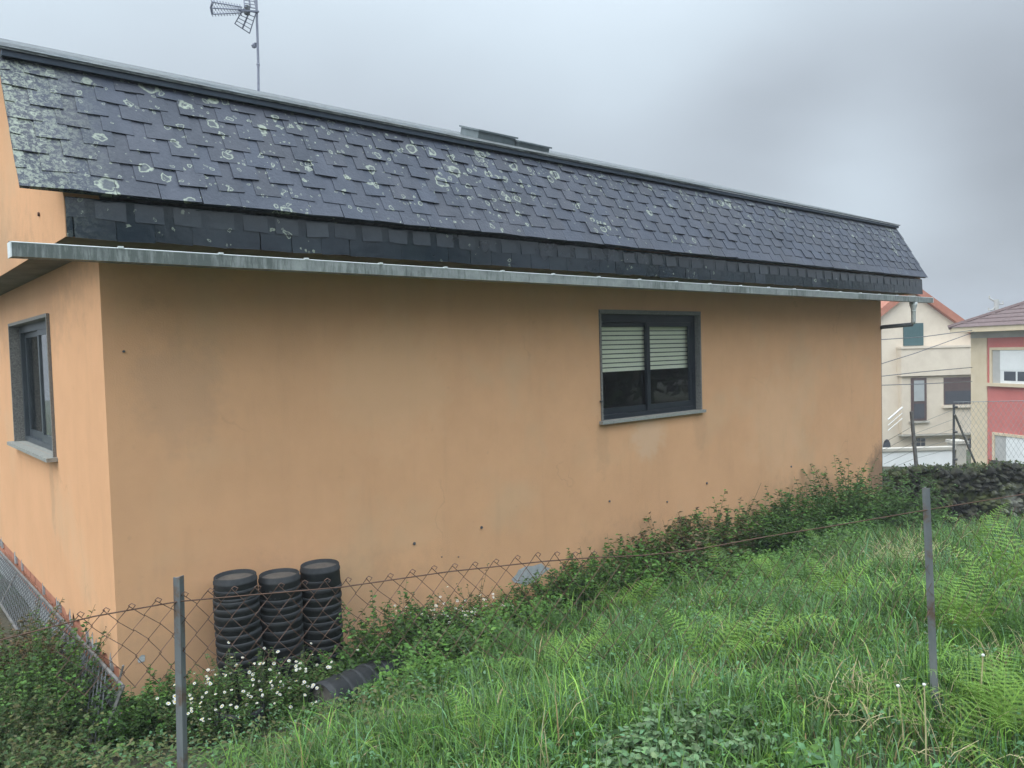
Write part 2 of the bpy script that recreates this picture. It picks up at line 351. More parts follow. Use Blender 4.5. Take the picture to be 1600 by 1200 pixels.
# brick courses bared below the plaster of the end wall
m=HB(); y=.02
for z0,z1 in ((-.075,.045),(-.20,-.085)):
    y=.02 if z0>-.1 else .14
    while y<HY-.3:
        w=.235+random.uniform(-.01,.01); m.box((.012+random.uniform(0,.006),y,z0),(.12,y+w,z1)); y+=w+.012
m.build('brick_course',BRICK,house)
m=HB(); m.box((.022,.004,BASE),(.11,HY-.01,.06))
for i in range(16):
    y=random.uniform(.05,5.5); s_=random.uniform(.03,.07); m.hexa([(-.004,y,-.06),(.02,y,-.06),(.02,y+s_,-.05),(-.004,y+s_*.8,-.07),(-.004,y+.01,.02+s_),(.02,y+.01,.03+s_),(.02,y+s_*.7,.02),(-.004,y+s_*.7,.03)])
m.build('mortar_bed',CEMENT,house)
# gable end slabs (they carry the roof and oversail the end walls)
def gable(x0,x1):
    prof=[(YF,ZS),(YF,3.13),(-.03,4.03),(3.6,5.36),(HY+.03,4.03),(HY-YF,3.13),(HY-YF,ZS)]
    m=HB(); a=[(x0,y,z) for y,z in prof]; b=[(x1,y,z) for y,z in prof]; k=len(prof)
    m.add(a+b,[tuple(range(k))[::-1],tuple(range(k,2*k))]+[(i,(i+1)%k,k+(i+1)%k,k+i) for i in range(k)]); return m
gable(XG0,XG0+.2).build('gable',PLASTER,house); gable(XG1-.2,XG1).build('gable',PLASTER,house)
m=HB()
m.box((XG0+.202,YF+.02,ZS+.002),(XG1-.202,HY-YF-.02,ZS+.03)); 
m.poly([(XG0+.002,YF+.002,ZS-.002),(XG0+.002,HY+.4,ZS-.002),(-.001,HY+.4,ZS-.002),(-.001,YF+.002,ZS-.002)])
m.build('soffit',SOFFIT,house)
# slates
def slates(m,o,ux,uv,nn,x0,x1,L0,rows,expo,per,sw,ln,th,jit=.006,rowoff=.5,skip=0):
    o,ux,uv,nn=map(np.array,(o,ux,uv,nn))
    for r in range(rows):
        off=(r%2)*per*rowoff; k0=int(math.floor((x0-off)/per))-1
        for k in range(k0,int((x1-off)/per)+2):
            a=k*per+off+random.uniform(-jit,jit); b=a+(sw if r else per-.004)+random.uniform(-jit,jit); a=max(a,x0); b=min(b,x1)
            if b-a<.03: continue
            v0=r*expo+random.uniform(-jit,jit); v1=min(v0+ln,L0) if rows!=2 else L0
            if v0<.004: v0=random.uniform(-.004,.004)
            lift=(.014+.006*(random.random()<.10)+random.uniform(0,.003)) if rows<10 else .002; sk=random.uniform(-.006,.006)
            g=random.uniform(.88,1.10); w=random.uniform(-.05,.05)
            P=lambda xx,vv,hh: o+ux*xx+uv*vv+nn*hh
            m.hexa([P(a,v0+sk,lift),P(b,v0-sk,lift),P(b,v1,.002+.001*k%.003),P(a,v1,.002),P(a,v0+sk,lift+th),P(b,v0-sk,lift+th),P(b,v1,.002+th),P(a,v1,.002+th)],0,(g*(1+w),g,g*(1-w)))
XV0,XV1=-.525,12.40; B0=np.array([0,-.53,3.165]); T0=np.array([0,-.02,4.075]); uvv=(T0-B0); LS=np.linalg.norm(uvv); uvv/=LS; nrm=np.array([0,-uvv[2],uvv[1]])
m=HB(); slates(m,B0,(1,0,0),uvv,nrm,XV0,XV1,LS,8,LS/8.05,.262,.184,.30,.009,jit=.003)
# boarding and the lower slate layer seen between
m.obox(B0+np.array([XV0+.01,0,0])-nrm*.022+uvv*.012,(XV1-XV0-.02,0,0),uvv*(LS-.02),nrm*.020,0,(.55,.55,.6))
m.build('slate_slope',SLATE,house)
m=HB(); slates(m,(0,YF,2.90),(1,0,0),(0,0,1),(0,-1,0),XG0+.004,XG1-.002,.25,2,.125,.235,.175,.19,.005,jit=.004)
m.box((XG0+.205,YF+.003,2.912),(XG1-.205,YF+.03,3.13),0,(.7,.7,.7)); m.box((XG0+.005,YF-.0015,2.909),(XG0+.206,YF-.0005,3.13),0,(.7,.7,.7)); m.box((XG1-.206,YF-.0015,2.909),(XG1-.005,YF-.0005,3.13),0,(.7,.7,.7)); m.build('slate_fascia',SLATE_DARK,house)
# low pitched upper roof with its dark edge board
PITCH=.3675; y0=-.10; z0=4.105
m=HB(); dv=np.array([0,1,PITCH]); dv/=np.linalg.norm(dv); nu=np.array([0,-dv[2],dv[1]]); LU=3.7/dv[1]
O=np.array([0,y0,z0]); m.obox(O+np.array([XV0,0,0])-nu*.012,(XV1-XV0+.03,0,0),dv*LU,nu*.010,0,(.9,.9,.9))
slates(m,O,(1,0,0),dv,nu,XV0,XV1+.03,LU,10,.13,.262,.259,.30,.004,jit=.001)
ridge=O+dv*LU; m.hexa([(XV0,ridge[1],ridge[2]-.03),(XV1,ridge[1],ridge[2]-.03),(XV1,HY-y0,z0-.03),(XV0,HY-y0,z0-.03),(XV0,ridge[1],ridge[2]),(XV1,ridge[1],ridge[2]),(XV1,HY-y0,z0),(XV0,HY-y0,z0)],0,(.8,.8,.8))
m.hexa([(XV0,HY+.02,4.06),(XV1,HY+.02,4.06),(XV1,HY+.53,3.165),(XV0,HY+.53,3.165),(XV0,HY-.02,4.1),(XV1,HY-.02,4.1),(XV1,HY+.55,3.2),(XV0,HY+.55,3.2)],0,(.4,.4,.45))
m.build('upper_roof',SLATE_UP,house)
m=HB(); m.box((XV0+.02,-.085,4.056),(XV1,-.03,4.094)); m.build('edge_board',TRIM,house)
LEADM=mat('grey_flashing',(.13,.16,.17),(.19,.22,.23),scale=9,rough=.7)
# skylights lying on the upper roof
for (x0,x1,yy,h,w) in ((4.12,4.66,1.0,.085,.34),(4.68,5.16,.95,.055,.34)):
    zz_=z0+(yy-y0)*PITCH; o_=np.array([x0,yy,zz_])
    m=HB(); m.obox(o_,(x1-x0,0,0),dv*w,nu*h); m.obox(o_+np.array([-.02,0,0])-dv*.02+nu*(h+.001),(x1-x0+.04,0,0),dv*(w+.04),nu*.018)
    sk_=m.build('skylight',LEADM,house)
    m=HB(); m.obox(o_+np.array([.07,0,0])+dv*.07+nu*(h+.021),(x1-x0-.14,0,0),dv*(w-.14),nu*.004); m.build('pane',GLASS,sk_)
# gutter
GX0,GX1=-.58,12.53; gy0,gy1=-.58,-.475; gz0,gz1=2.757,2.836
m=HB(); m.box((GX0,gy0,gz0),(GX1,gy0+.004,gz1)); m.box((GX0,gy0+.006,gz0+.001),(GX1,gy1-.006,gz0+.004)); m.box((GX0,gy1-.004,gz0),(GX1,gy1,gz1+.02))
for xj in (3.4,7.6,10.9): m.box((xj,gy0-.004,gz0-.003),(xj+.05,gy0-.001,gz1-.006))
gut=m.build('gutter',GUTTER,house)
m=HB(); m.tube([(GX0,gy0+.002,gz1+.003),(GX1,gy0+.002,gz1+.003)],.0045,6); m.build('rolled_lip',WHITE,gut)
for xx in (GX0-.006,GX1+.002):
    m=HB(); m.box((xx-.001,gy0-.003,gz0-.003),(xx+.005,gy1+.002,gz1+.006)); m.build('end_cap',WHITE,gut)
xb=-.02; kb=0
while xb<12.3:
    m=HB(); m.box((xb,gy0-.006,gz1+.004),(xb+.03,gy0+.02,gz1+.016)); m.box((xb+.008,gy0+.02,gz1+.006),(xb+.022,gy1-.008,gz1+.011)); m.build('bracket',WHITE,gut); xb+=.62
m=HB(); px=11.86
m.tube([(px,-.53,gz0-.003),(px,-.53,2.70),(px,-.53,2.64),(px,-.53,2.44),(px,-.52,2.405)],[.062,.056,.036,.034,.034],12)
m.tube([(px,-.53,2.62),(px,-.53,2.60)],.040,12); dp=m.build('downpipe',ZINC,house,True)
m=HB(); m.tube([(px,-.515,2.395),(px,-.03,2.372),(px+.03,.02,2.36)],.034,10); m.tube([(LX+.045,.05,2.36),(LX+.045,.05,-.6)],.034,10); m.build('elbow_pipe',DARKPIPE,dp,True)
# window in the long wall
def win_long():
    x0,x1,z0,z1=W1; T=.052
    m=HB(); yo=-.018; yi=.16
    for a,b in (((x0,yo,z0),(x0+T*.45,yi,z1)),((x1-T*.45,yo,z0),(x1,yi,z1)),((x0+T*.45,yo,z1-.045),(x1-T*.45,yi,z1))): m.box(a,b)
    w=m.build('window',GRANITE,house)
    m=HB(); m.box((x0-.03,-.055,z0-.035),(x1+.03,yi,z0-.001)); m.build('sill',SILLM,w)
    m=HB(); f0=.055; X0,X1,Z0,Z1=x0+.033,x1-.033,z0+.001,z1-.047
    m.box((X0,f0,Z0),(X0+.05,f0+.07,Z1)); m.box((X1-.05,f0,Z0),(X1,f0+.07,Z1)); m.box((X0+.05,f0,Z0),(X1-.05,f0+.07,Z0+.05)); m.box((X0+.05,f0,Z1-.085),(X1-.05,f0+.07,Z1)); m.build('frame',ALU,w)
    xm=(X0+X1)/2
    for (a,b,yy) in ((X0+.051,xm+.045,f0+.040),(xm-.04,X1-.051,f0+.008)):
        m=HB(); zb,zt=Z0+.051,Z1-.086; s_=.06
        m.box((a,yy,zb),(a+s_,yy+.028,zt)); m.box((b-s_,yy,zb),(b,yy+.028,zt)); m.box((a+s_,yy,zb),(b-s_,yy+.028,zb+.07)); m.box((a+s_,yy,zt-.05),(b-s_,yy+.028,zt)); m.build('sash',ALU,w)
        m=HB(); m.box((a+s_,yy+.012,zb+.07),(b-s_,yy+.016,zt-.05)); m.build('pane',GLASS,w)
    m=HB(); zb=Z0+.53; z=zb
    while z<Z1-.05:
        m.hexa([(X0+.06,.128,z),(X1-.06,.128,z),(X1-.06,.142,z),(X0+.06,.142,z),(X0+.06,.123,z+.040),(X1-.06,.123,z+.040),(X1-.06,.137,z+.040),(X0+.06,.137,z+.040)]); m.box((X0+.06,.136,z+.040),(X1-.06,.14,z+.052),1); z+=.052
    m.build('roller_shutter',[BLIND,ALU],w)
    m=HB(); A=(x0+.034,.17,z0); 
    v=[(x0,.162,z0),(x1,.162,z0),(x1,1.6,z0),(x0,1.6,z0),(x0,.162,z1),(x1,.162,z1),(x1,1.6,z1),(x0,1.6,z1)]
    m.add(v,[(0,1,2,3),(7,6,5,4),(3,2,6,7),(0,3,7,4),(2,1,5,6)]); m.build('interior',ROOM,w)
    m=HB(); m.tube([(x0-.01,-.005,1.56),(x0-.01,-.04,1.56)],.012,8); m.build('shutter_catch',DARKPIPE,w)
win_long()
def win_end():
    y0_,y1_,z0,z1=W2; xo=-.025; xi=.18
    m=HB()
    for a,b in (((xo,y0_,z0),(xi,y0_+.03,z1)),((xo,y1_-.03,z0),(xi,y1_,z1)),((xo,y0_+.03,z1-.03),(xi,y1_-.03,z1))): m.box(a,b)
    w=m.build('window',GRANITE,house)
    m=HB(); m.box((-.085,y0_-.04,z0-.035),(xi,y1_+.04,z0-.001)); m.build('sill',SILLM,w)
    Y0,Y1,Z0,Z1=y0_+.032,y1_-.032,z0+.001,z1-.032; f0=.07
    m=HB(); m.box((f0,Y0,Z0),(f0+.07,Y0+.05,Z1)); m.box((f0,Y1-.05,Z0),(f0+.07,Y1,Z1)); m.box((f0,Y0+.05,Z0),(f0+.07,Y1-.05,Z0+.05)); m.box((f0,Y0+.05,Z1-.07),(f0+.07,Y1-.05,Z1)); m.build('frame',ALUG,w)
    ym=(Y0+Y1)/2
    for (a,b,xx) in ((Y0+.051,ym+.045,f0+.006),(ym-.04,Y1-.051,f0+.038)):
        m=HB(); zb,zt=Z0+.051,Z1-.071; s_=.06
        m.box((xx,a,zb),(xx+.028,a+s_,zt)); m.box((xx,b-s_,zb),(xx+.028,b,zt)); m.box((xx,a+s_,zb),(xx+.028,b-s_,zb+.07)); m.box((xx,a+s_,zt-.05),(xx+.028,b-s_,zt)); m.build('sash',ALUG,w)
        m=HB(); m.box((xx+.012,a+s_,zb+.07),(xx+.016,b-s_,zt-.05)); m.build('pane',GLASS,w)
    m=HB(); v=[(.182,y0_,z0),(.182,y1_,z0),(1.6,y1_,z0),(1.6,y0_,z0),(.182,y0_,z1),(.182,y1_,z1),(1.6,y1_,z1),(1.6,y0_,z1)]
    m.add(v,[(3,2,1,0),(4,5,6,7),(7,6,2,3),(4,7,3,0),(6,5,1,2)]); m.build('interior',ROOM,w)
    m=HB(); k=24  # pale pleated sheet added behind the near sash, standing in for bright reflections
    for i in range(k):
        a=Y0+.08+(ym-Y0-.1)*i/k; b=Y0+.08+(ym-Y0-.1)*(i+1)/k; m.poly([(.24+.02*math.sin(i*1.7),a,Z0),(.24+.02*math.sin((i+1)*1.7),b,Z0),(.24+.02*math.sin((i+1)*1.7),b,Z1),(.24+.02*math.sin(i*1.7),a,Z1)])
    m.build('reflection_sheet',REFLSHEET,w)
win_end()
# broken plaster patch at the foot of the long wall, small plugs and holes
m=HB(); c=onY(828,897,-.004); pts=[]
for i in range(14):
    a=2*math.pi*i/14; r=random.uniform(.75,1.1); pts.append((c[0]+.26*r*math.cos(a),-.004,c[2]+.10*r*math.sin(a)))
m.poly(pts); m.build('bare_cement_patch',CEMENT,house)
for u,v,r in ((647,849,.018),(752,824,.018),(952,783,.016),(1042,784,.014),(1104,755,.02),(1236,729,.018),(193,549,.012),(690,870,.007),(716,870,.007)):
    c=onY(u,v,0); m=HB(); m.tube([(c[0],.001,c[2]),(c[0],-.010,c[2])],r*.75,8); m.build('wall_plug',DARKPIPE,house)
c=onX(62,335,XG0); m=HB(); m.tube([(XG0+.001,c[1],c[2]),(XG0-.012,c[1],c[2])],.014,8); m.build('wall_plug',RUST,house)
c=onY(222,1030,-.004); m=HB(); m.poly([(c[0]+.028*math.cos(a)*random.uniform(.7,1.2),-.004,c[2]+.028*math.sin(a)*random.uniform(.7,1.2)) for a in np.linspace(0,6.28,9)[:-1]]); m.build('bare_cement_patch',CEMENT,house)

# mesh panel leaning on the foot of the end wall
pan=empty('mesh_panel',(-.1,2.3,-.4)); tag(pan,'weathered steel frame of diamond mesh leaning along the brick foot of the house','panel')
a0=np.array([-.045,-.28,-.005]); a1=np.array([-.045,5.2,-.06]); b0=np.array([-.21,-.25,-.42]); b1=np.array([-.21,5.2,-.36])
m=HB()
for p,q in ((a0,a1),(b0,b1),(a0,b0),(a1,b1)): m.tube([p,q],.014,5)
m.tube([(a0+np.array([0,.1,.0])),(a0+np.array([.02,.05,.12]))],.008,4)
for t_ in (.25,.5,.75): m.tube([a0+(a1-a0)*t_,b0+(b1-b0)*t_],.011,5)
m.build('frame',RUSTBAR,pan)
m=HB()
def bil(u,v): return (a0*(1-u)+a1*u)*(1-v)+(b0*(1-u)+b1*u)*v
for i in range(-5,64):
    for sgn in (1,-1):
        u0=i/64; u1=u0+sgn*5/64
        p0=(u0,0.); p1=(u1,1.)
        if min(u0,u1)<0 or max(u0,u1)>1: continue
        m.tube([bil(*p0),bil(*p1)],.005,3,cap=False)
m.build('wire_mesh',DARKPIPE,pan)

# ------------------------------------------------------------------ tv antenna on the ridge
ant=empty('tv_antenna',tuple(onY(404,152,3.6))); tag(ant,'television aerial with grid reflector on a thin mast above the slate ridge','antenna')
dA=float((onY(404,152,3.6)-CP)@CF)
def ap(u,v,w=0): return dep(u,v,dA+w)
ALU2=mat('aerial_metal',(.16,.17,.22),(.22,.23,.28),scale=20,rough=.5)
m=HB(); m.tube([ap(404,156),ap(403.5,100),ap(401,15),ap(400,-12)],.016,8); m.build('mast',ALU2,ant)
m=HB(); m.tube([ap(400,70),ap(396,72,.05)],.03,6); m.tube([ap(401.5,101),ap(405.5,101)],.02,6); m.build('clamp',ALU2,ant)
m=HB(); m.tube([ap(404,18),ap(372,16,-.25)],.014,5); m.build('boom',ALU2,ant)
for (v0,v1,k) in ((3,11,0),(12.5,15,1),(22,20,2)):
    m=HB(); A=ap(331,v0,-.9+.1*k); B=ap(378,v1,-.25+.05*k); m.tube([A,B],.008,4)
    for i in range(11):
        t_=i/10.5; p=A+(B-A)*t_; m.tube([p-CU*.028+CR*.012,p+CU*.028-CR*.012],.006,4)
    m.build('element_row',ALU2,ant)
m=HB(); m.tube([ap(333,2,-.9),ap(329.5,12,-.85),ap(332,23,-.8)],.014,5); m.build('end_bar',ALU2,ant)
for quad in (((380,14,-.2),(400,20,.25),(390,52,.35),(367,37,-.1)),((382,10,-.2),(400,13,.25),(394,-14,.35),(380,-14,-.1))):
    A,B,C_,D_=[ap(*q) for q in quad]; m=HB()
    for p,q in ((A,B),(B,C_),(C_,D_),(D_,A)): m.tube([p,q],.008,4)
    m.tube([(A+B)/2,(C_+D_)/2],.012,4)
    for t_ in (.2,.4,.6,.8): m.tube([A+(D_-A)*t_,B+(C_-B)*t_],.006,4)
    m.build('reflector_grid',ALU2,ant)
m=HB(); m.lathe([(.0,-.05),(.035,-.05),(.04,.0),(.035,.05),(0,.05)],10,0,tuple(ap(386,16,-.1))); m.build('dipole_box',DARKPIPE,ant)

# ------------------------------------------------------------------ stacks of upturned pots
def make_pot():
    o=empty('plant_pot'); m=MB(); r1,r2,h=.148,.158,.20
    m.lathe([(.0,h-.030),(r1-.014,h-.030),(r1-.011,h-.004),(r1-.006,h),(r1,h-.006),(r1+.001,h-.03),(r1+.006,h-.034),(r1+.006,h-.05),(r1+.002,h-.054),(r2,.0),(r2-.008,.0)],28,0)
    b=m.build('body',POT,o,True)
    m=MB(); m.lathe([(0,h-.028),(r1-.016,h-.028)],28); m.build('base',POTD,b)
    m=MB(); m.lathe([(r2-.002,.0),(r2+.003,.0),(r2+.004,.030),(r2+.002,.036),(r2-.004,.038)],28); m.build('rim',POT,b,True)
    return o
pot0=make_pot(); used=False
ords=['topmost','second from the top','third from the top','fourth from the top','fifth from the top','sixth from the top','seventh from the top','eighth from the top','ninth from the top','tenth from the top','eleventh from the top','twelfth from the top','third from the bottom','second from the bottom','lowest']
for nm,uu,vv,cnt in (('left',369,899,15),('middle',437,897,14),('tallest right',500,882,14)):
    c=onY(uu,vv,-.24); ex=.064; zz_k=0.
    for k in range(cnt):
        if not used: o=pot0; used=True
        else: o=copy_tree(pot0)
        o.location=(c[0]+random.uniform(-.002,.002)+.006*math.sin(k*.35+uu),-.24+random.uniform(-.002,.002),c[2]-.192-zz_k); zz_k+=ex+random.uniform(-.012,.012); o.rotation_euler=(random.uniform(-.008,.008),random.uniform(-.008,.008),random.uniform(0,6))
        tag(o,f'black upturned pot, {ords[k] if k<cnt-3 else ords[15-cnt+k]} of the {nm} stack against the orange wall','pot','black pots stacked by the wall')
# pots lying in a nested row
A=np.array([1.20,-.95,-.25]); B=np.array([2.02,-.76,-.30])
for k in range(8):
    o=copy_tree(pot0); p=A+(B-A)*k/7; d=Vector(B-A).normalized()
    o.location=tuple(p); o.rotation_euler=(-d).to_track_quat('Z','Y').to_euler()
    tag(o,(['nearest','second','third','fourth','fifth','sixth','seventh','last and farthest'][k]+' black pot of the toppled row lying in the weeds'),'pot','black pots lying in a row')

# ------------------------------------------------------------------ chain link fence across the field
FA=np.array([-.654,-3.526]); FB=np.array([1.703,-4.63]); FT=(FB-FA)/np.linalg.norm(FB-FA); FL=np.linalg.norm(FB-FA)
WPX=[(-1.6,1.27),(-.9,1.345),(-.445,1.394),(-.23,1.43),(0,1.448),(.213,1.444),(.45,1.439),(.78,1.452),(1.096,1.453),(1.273,1.448),(1.433,1.438),(1.62,1.437),(1.924,1.458),(2.19,1.471),(2.603,1.495),(3.07,1.519),(3.8,1.55),(5,1.50)]
def wz(s): return float(np.interp(s,[p[0] for p in WPX],[p[1] for p in WPX]))
def fp(s,z,off=0.): p=FA+FT*s; return np.array([p[0]-FT[1]*off,p[1]+FT[0]*off,z])
fence=empty('chain_link_fence',tuple(fp(1.3,.6))); tag(fence,'sagging rusty chain link fence on two thin grey posts across the overgrown field','fence')
def post(s,ztop,lean,w):
    m=HB(); p=fp(s,0); gb=float(gz(p[0],p[1]))-.15
    a=fp(s+lean,gb); b=fp(s,ztop); ax=(np.array([*FT,0])*.8-np.array([-FT[1],FT[0],0])*.6); ay=np.array([-ax[1],ax[0],0])
    for o_,sx,sy in ((0,w,.004),(0,.004,w)):
        q=[]
        for base in (a,b):
            o=base-ax*w/2; q+= [o,o+ax*sx,o+ax*sx+ay*sy,o+ay*sy]
        if sx<sy: q=[Q_+ax*(w/2-.002)+ay*.0042 for Q_ in q]
        m.hexa(q)
    m.build('post',STEEL,fence)
post(0,1.516,-.03,.023); post(2.603,1.577,.045,.026); post(5.0,1.56,0,.025); post(-1.9,1.30,0,.024)
m=HB(); m.tube([fp(s,wz(s)) for s in np.linspace(-1.6,5,120)],.0021,5); m.build('top_wire',RUST,fence)
m=HB(); pit=.0335; s=-1.55; k=0; s=-.30
while s<4.6:
    top=wz(s)+(.018 if s<1.35 else -.02-.05*math.sin(max(0,min(1,(s-1.35)/1.25))*math.pi)) ; hh=.25+.16*sst(.3,1.6,s)
    if s>2.65: top-=.03
    nrow=int(hh/.040); pts=[]
    for r in range(nrow+1):
        sag=.010*math.sin(s*7+r*.8)+.006*math.sin(s*19+r)
        pts.append(fp(s+(pit*.53 if ((r+k)%2) else -pit*.53)+sag*.4, top-r*.040+sag*.5, .003*(1 if (r+k)%2 else -1)+.012*math.sin(s*3+r*.3)))
    if s<1.35 or random.random()<.97: m.tube(pts,.0015 if s<1.4 else .0011,3,cap=False)
    if s<1.3 and k%2==0:  # twisted knuckle at the top
        t_=pts[0]; m.tube([t_,t_+np.array([0,0,.006])+np.array([*FT,0])*.008,t_+np.array([*FT,0])*.018,t_+np.array([*FT,0])*.012-np.array([0,0,.008])],.0016,3,cap=False)
    s+=pit*.98; k+=1
m.build('wire_mesh',RUST,fence)

# ------------------------------------------------------------------ plants
def unit(v): return v/np.maximum(np.linalg.norm(v,axis=-1,keepdims=True),1e-9)
def leaf_quads(P,dirv,nrm,ln,wd,col,fold=.25):
    """diamond leaves folded along the midrib"""
    side=unit(np.cross(dirv,nrm)); n=len(P); ln=np.asarray(ln).reshape(-1,1)*np.ones((n,1)); wd=np.asarray(wd).reshape(-1,1)*np.ones((n,1))
    mid=P+dirv*ln*.45
    V=np.stack([P,mid+side*wd*.5+nrm*wd*fold,P+dirv*ln-nrm*ln*.12,mid-side*wd*.5+nrm*wd*fold],1).reshape(-1,3)
    Q=np.arange(4*n).reshape(-1,4); return V,Q,np.repeat(col,4,0)
def oval_quads(P,dirv,nrm,ln,wd,col,fold=.2,curl=.25):
    """longer leaves: three quads each, rounded outline"""
    side=unit(np.cross(dirv,nrm)); n=len(P); ln=np.asarray(ln).reshape(-1,1)*np.ones((n,1)); wd=np.asarray(wd).reshape(-1,1)*np.ones((n,1))
    rows=[]
    for t_,w_ in ((0,.12),(.35,.9),(.7,.75),(1,.08)):
        c=P+dirv*ln*t_-nrm*ln*curl*t_*t_; e=nrm*wd*fold*w_
        rows+= [c+side*wd*.5*w_+e,c-side*wd*.5*w_+e]
    V=np.stack(rows,1).reshape(-1,3); b=np.arange(n)[:,None]*8
    Q=np.concatenate([b+np.array([0,1,3,2]),b+np.array([2,3,5,4]),b+np.array([4,5,7,6])],1).reshape(-1,4)
    return V,Q,np.repeat(col,8,0)
def join(parts):
    o=0; V=[];Q=[];Cc=[]
    for v,q,c in parts: V.append(v);Q.append(q+o);Cc.append(c);o+=len(v)
    return np.concatenate(V),np.concatenate(Q),np.concatenate(Cc)
PAL={'deep':[(.065,.125,.036),(.085,.155,.046),(.052,.10,.033)],'mid':[(.092,.195,.038),(.112,.225,.046),(.080,.17,.038)],
 'bright':[(.185,.335,.055),(.215,.365,.065),(.145,.285,.050)],'olive':[(.115,.135,.050),(.10,.125,.044),(.14,.14,.06)],
 'grey':[(.14,.225,.10),(.17,.26,.125),(.12,.20,.09)],'dry':[(.20,.145,.075),(.25,.18,.10),(.16,.105,.06)],'straw':[(.30,.25,.12),(.38,.32,.17),(.27,.21,.10)],'blue':[(.10,.20,.09),(.12,.235,.11)]}
def cols(pal,n,j=.18):
    a=np.array([c for p in ([pal] if isinstance(pal,str) else pal) for c in PAL[p]]); c=a[rng.integers(0,len(a),n)]
    return c*(1+rng.normal(0,j,(n,1)))*(1+rng.normal(0,j*.3,(n,3))).clip(.6,1.5)
def shoots(n,rx,ry,h,lpk,ln,wd,pal,lean=.5,hvar=.35,big=False,hang=0.,mound=1.,base0=0.):
    """n leafy shoots on an oval footprint; returns leaf arrays and stem polylines"""
    P=[];Dv=[];Nn=[];stems=[];Lf=[];cc=[]
    for i in range(n):
        a=rng.uniform(0,2*math.pi); r=math.sqrt(rng.uniform(0,1)); bx,by=rx*r*math.cos(a),ry*r*math.sin(a)
        hh=h*(1-mound*.6*r*r)*rng.uniform(1-hvar,1+hvar*.6); az=rng.uniform(0,2*math.pi)
        out=np.array([math.cos(a)*r,math.sin(a)*r,0])*lean+np.array([math.cos(az),math.sin(az),0])*.25
        t_=np.linspace(0,1,7)[:,None]; pts=np.array([bx,by,base0])+np.array([0,0,1])*hh*(t_-hang*t_**3*.5)+out*hh*(t_**1.6)
        stems.append(pts)
        k=max(3,int(lpk*rng.uniform(.7,1.3))); tt=rng.uniform(.12,1,k); idx=np.clip((tt*6).astype(int),0,5); fr=tt*6-idx
        p=pts[idx]*(1-fr[:,None])+pts[idx+1]*fr[:,None]; ax=unit(pts[idx+1]-pts[idx])
        th=rng.uniform(0,2*math.pi,k); rad=np.stack([np.cos(th),np.sin(th),np.zeros(k)],-1)
        d=unit(rad+ax*rng.uniform(.1,.8,(k,1))-np.array([0,0,1])*rng.uniform(0,.35,(k,1))); nn=unit(np.array([0,0,1.])+rng.normal(0,.35,(k,3))); nn=unit(nn-d*(nn*d).sum(-1,keepdims=True))
        P.append(p);Dv.append(d);Nn.append(nn);Lf.append(rng.uniform(.6,1.25,k)*(1.1-.45*tt)); cc.append(cols(pal,k)*rng.uniform(.8,1.2))
    P=np.concatenate(P);Dv=np.concatenate(Dv);Nn=np.concatenate(Nn);s_=np.concatenate(Lf);cc=np.concatenate(cc)
    f=oval_quads if big else leaf_quads
    return f(P,Dv,Nn,ln*s_,wd*s_,cc),stems
def stem_mesh(stems,r=.003,mt=None):
    m=MB()
    for s_ in stems: m.tube(s_[::2],[r,r*.8,r*.6,r*.4][:len(s_[::2])],3,cap=False)
    return m
def shrub(name,loc,label,cat,group=None,smat=None,extra=None,**k):
    root=empty(name,loc); tag(root,label,cat,group)
    arrs,stems=shoots(**k)
    if extra: arrs=join([arrs]+extra)
    link('leaves',arr_mesh('leaves',*arrs,LEAF),root); stem_mesh(stems,.0018+.0022*k['h']).build('stems',smat or STEM,root)
    return root,stems
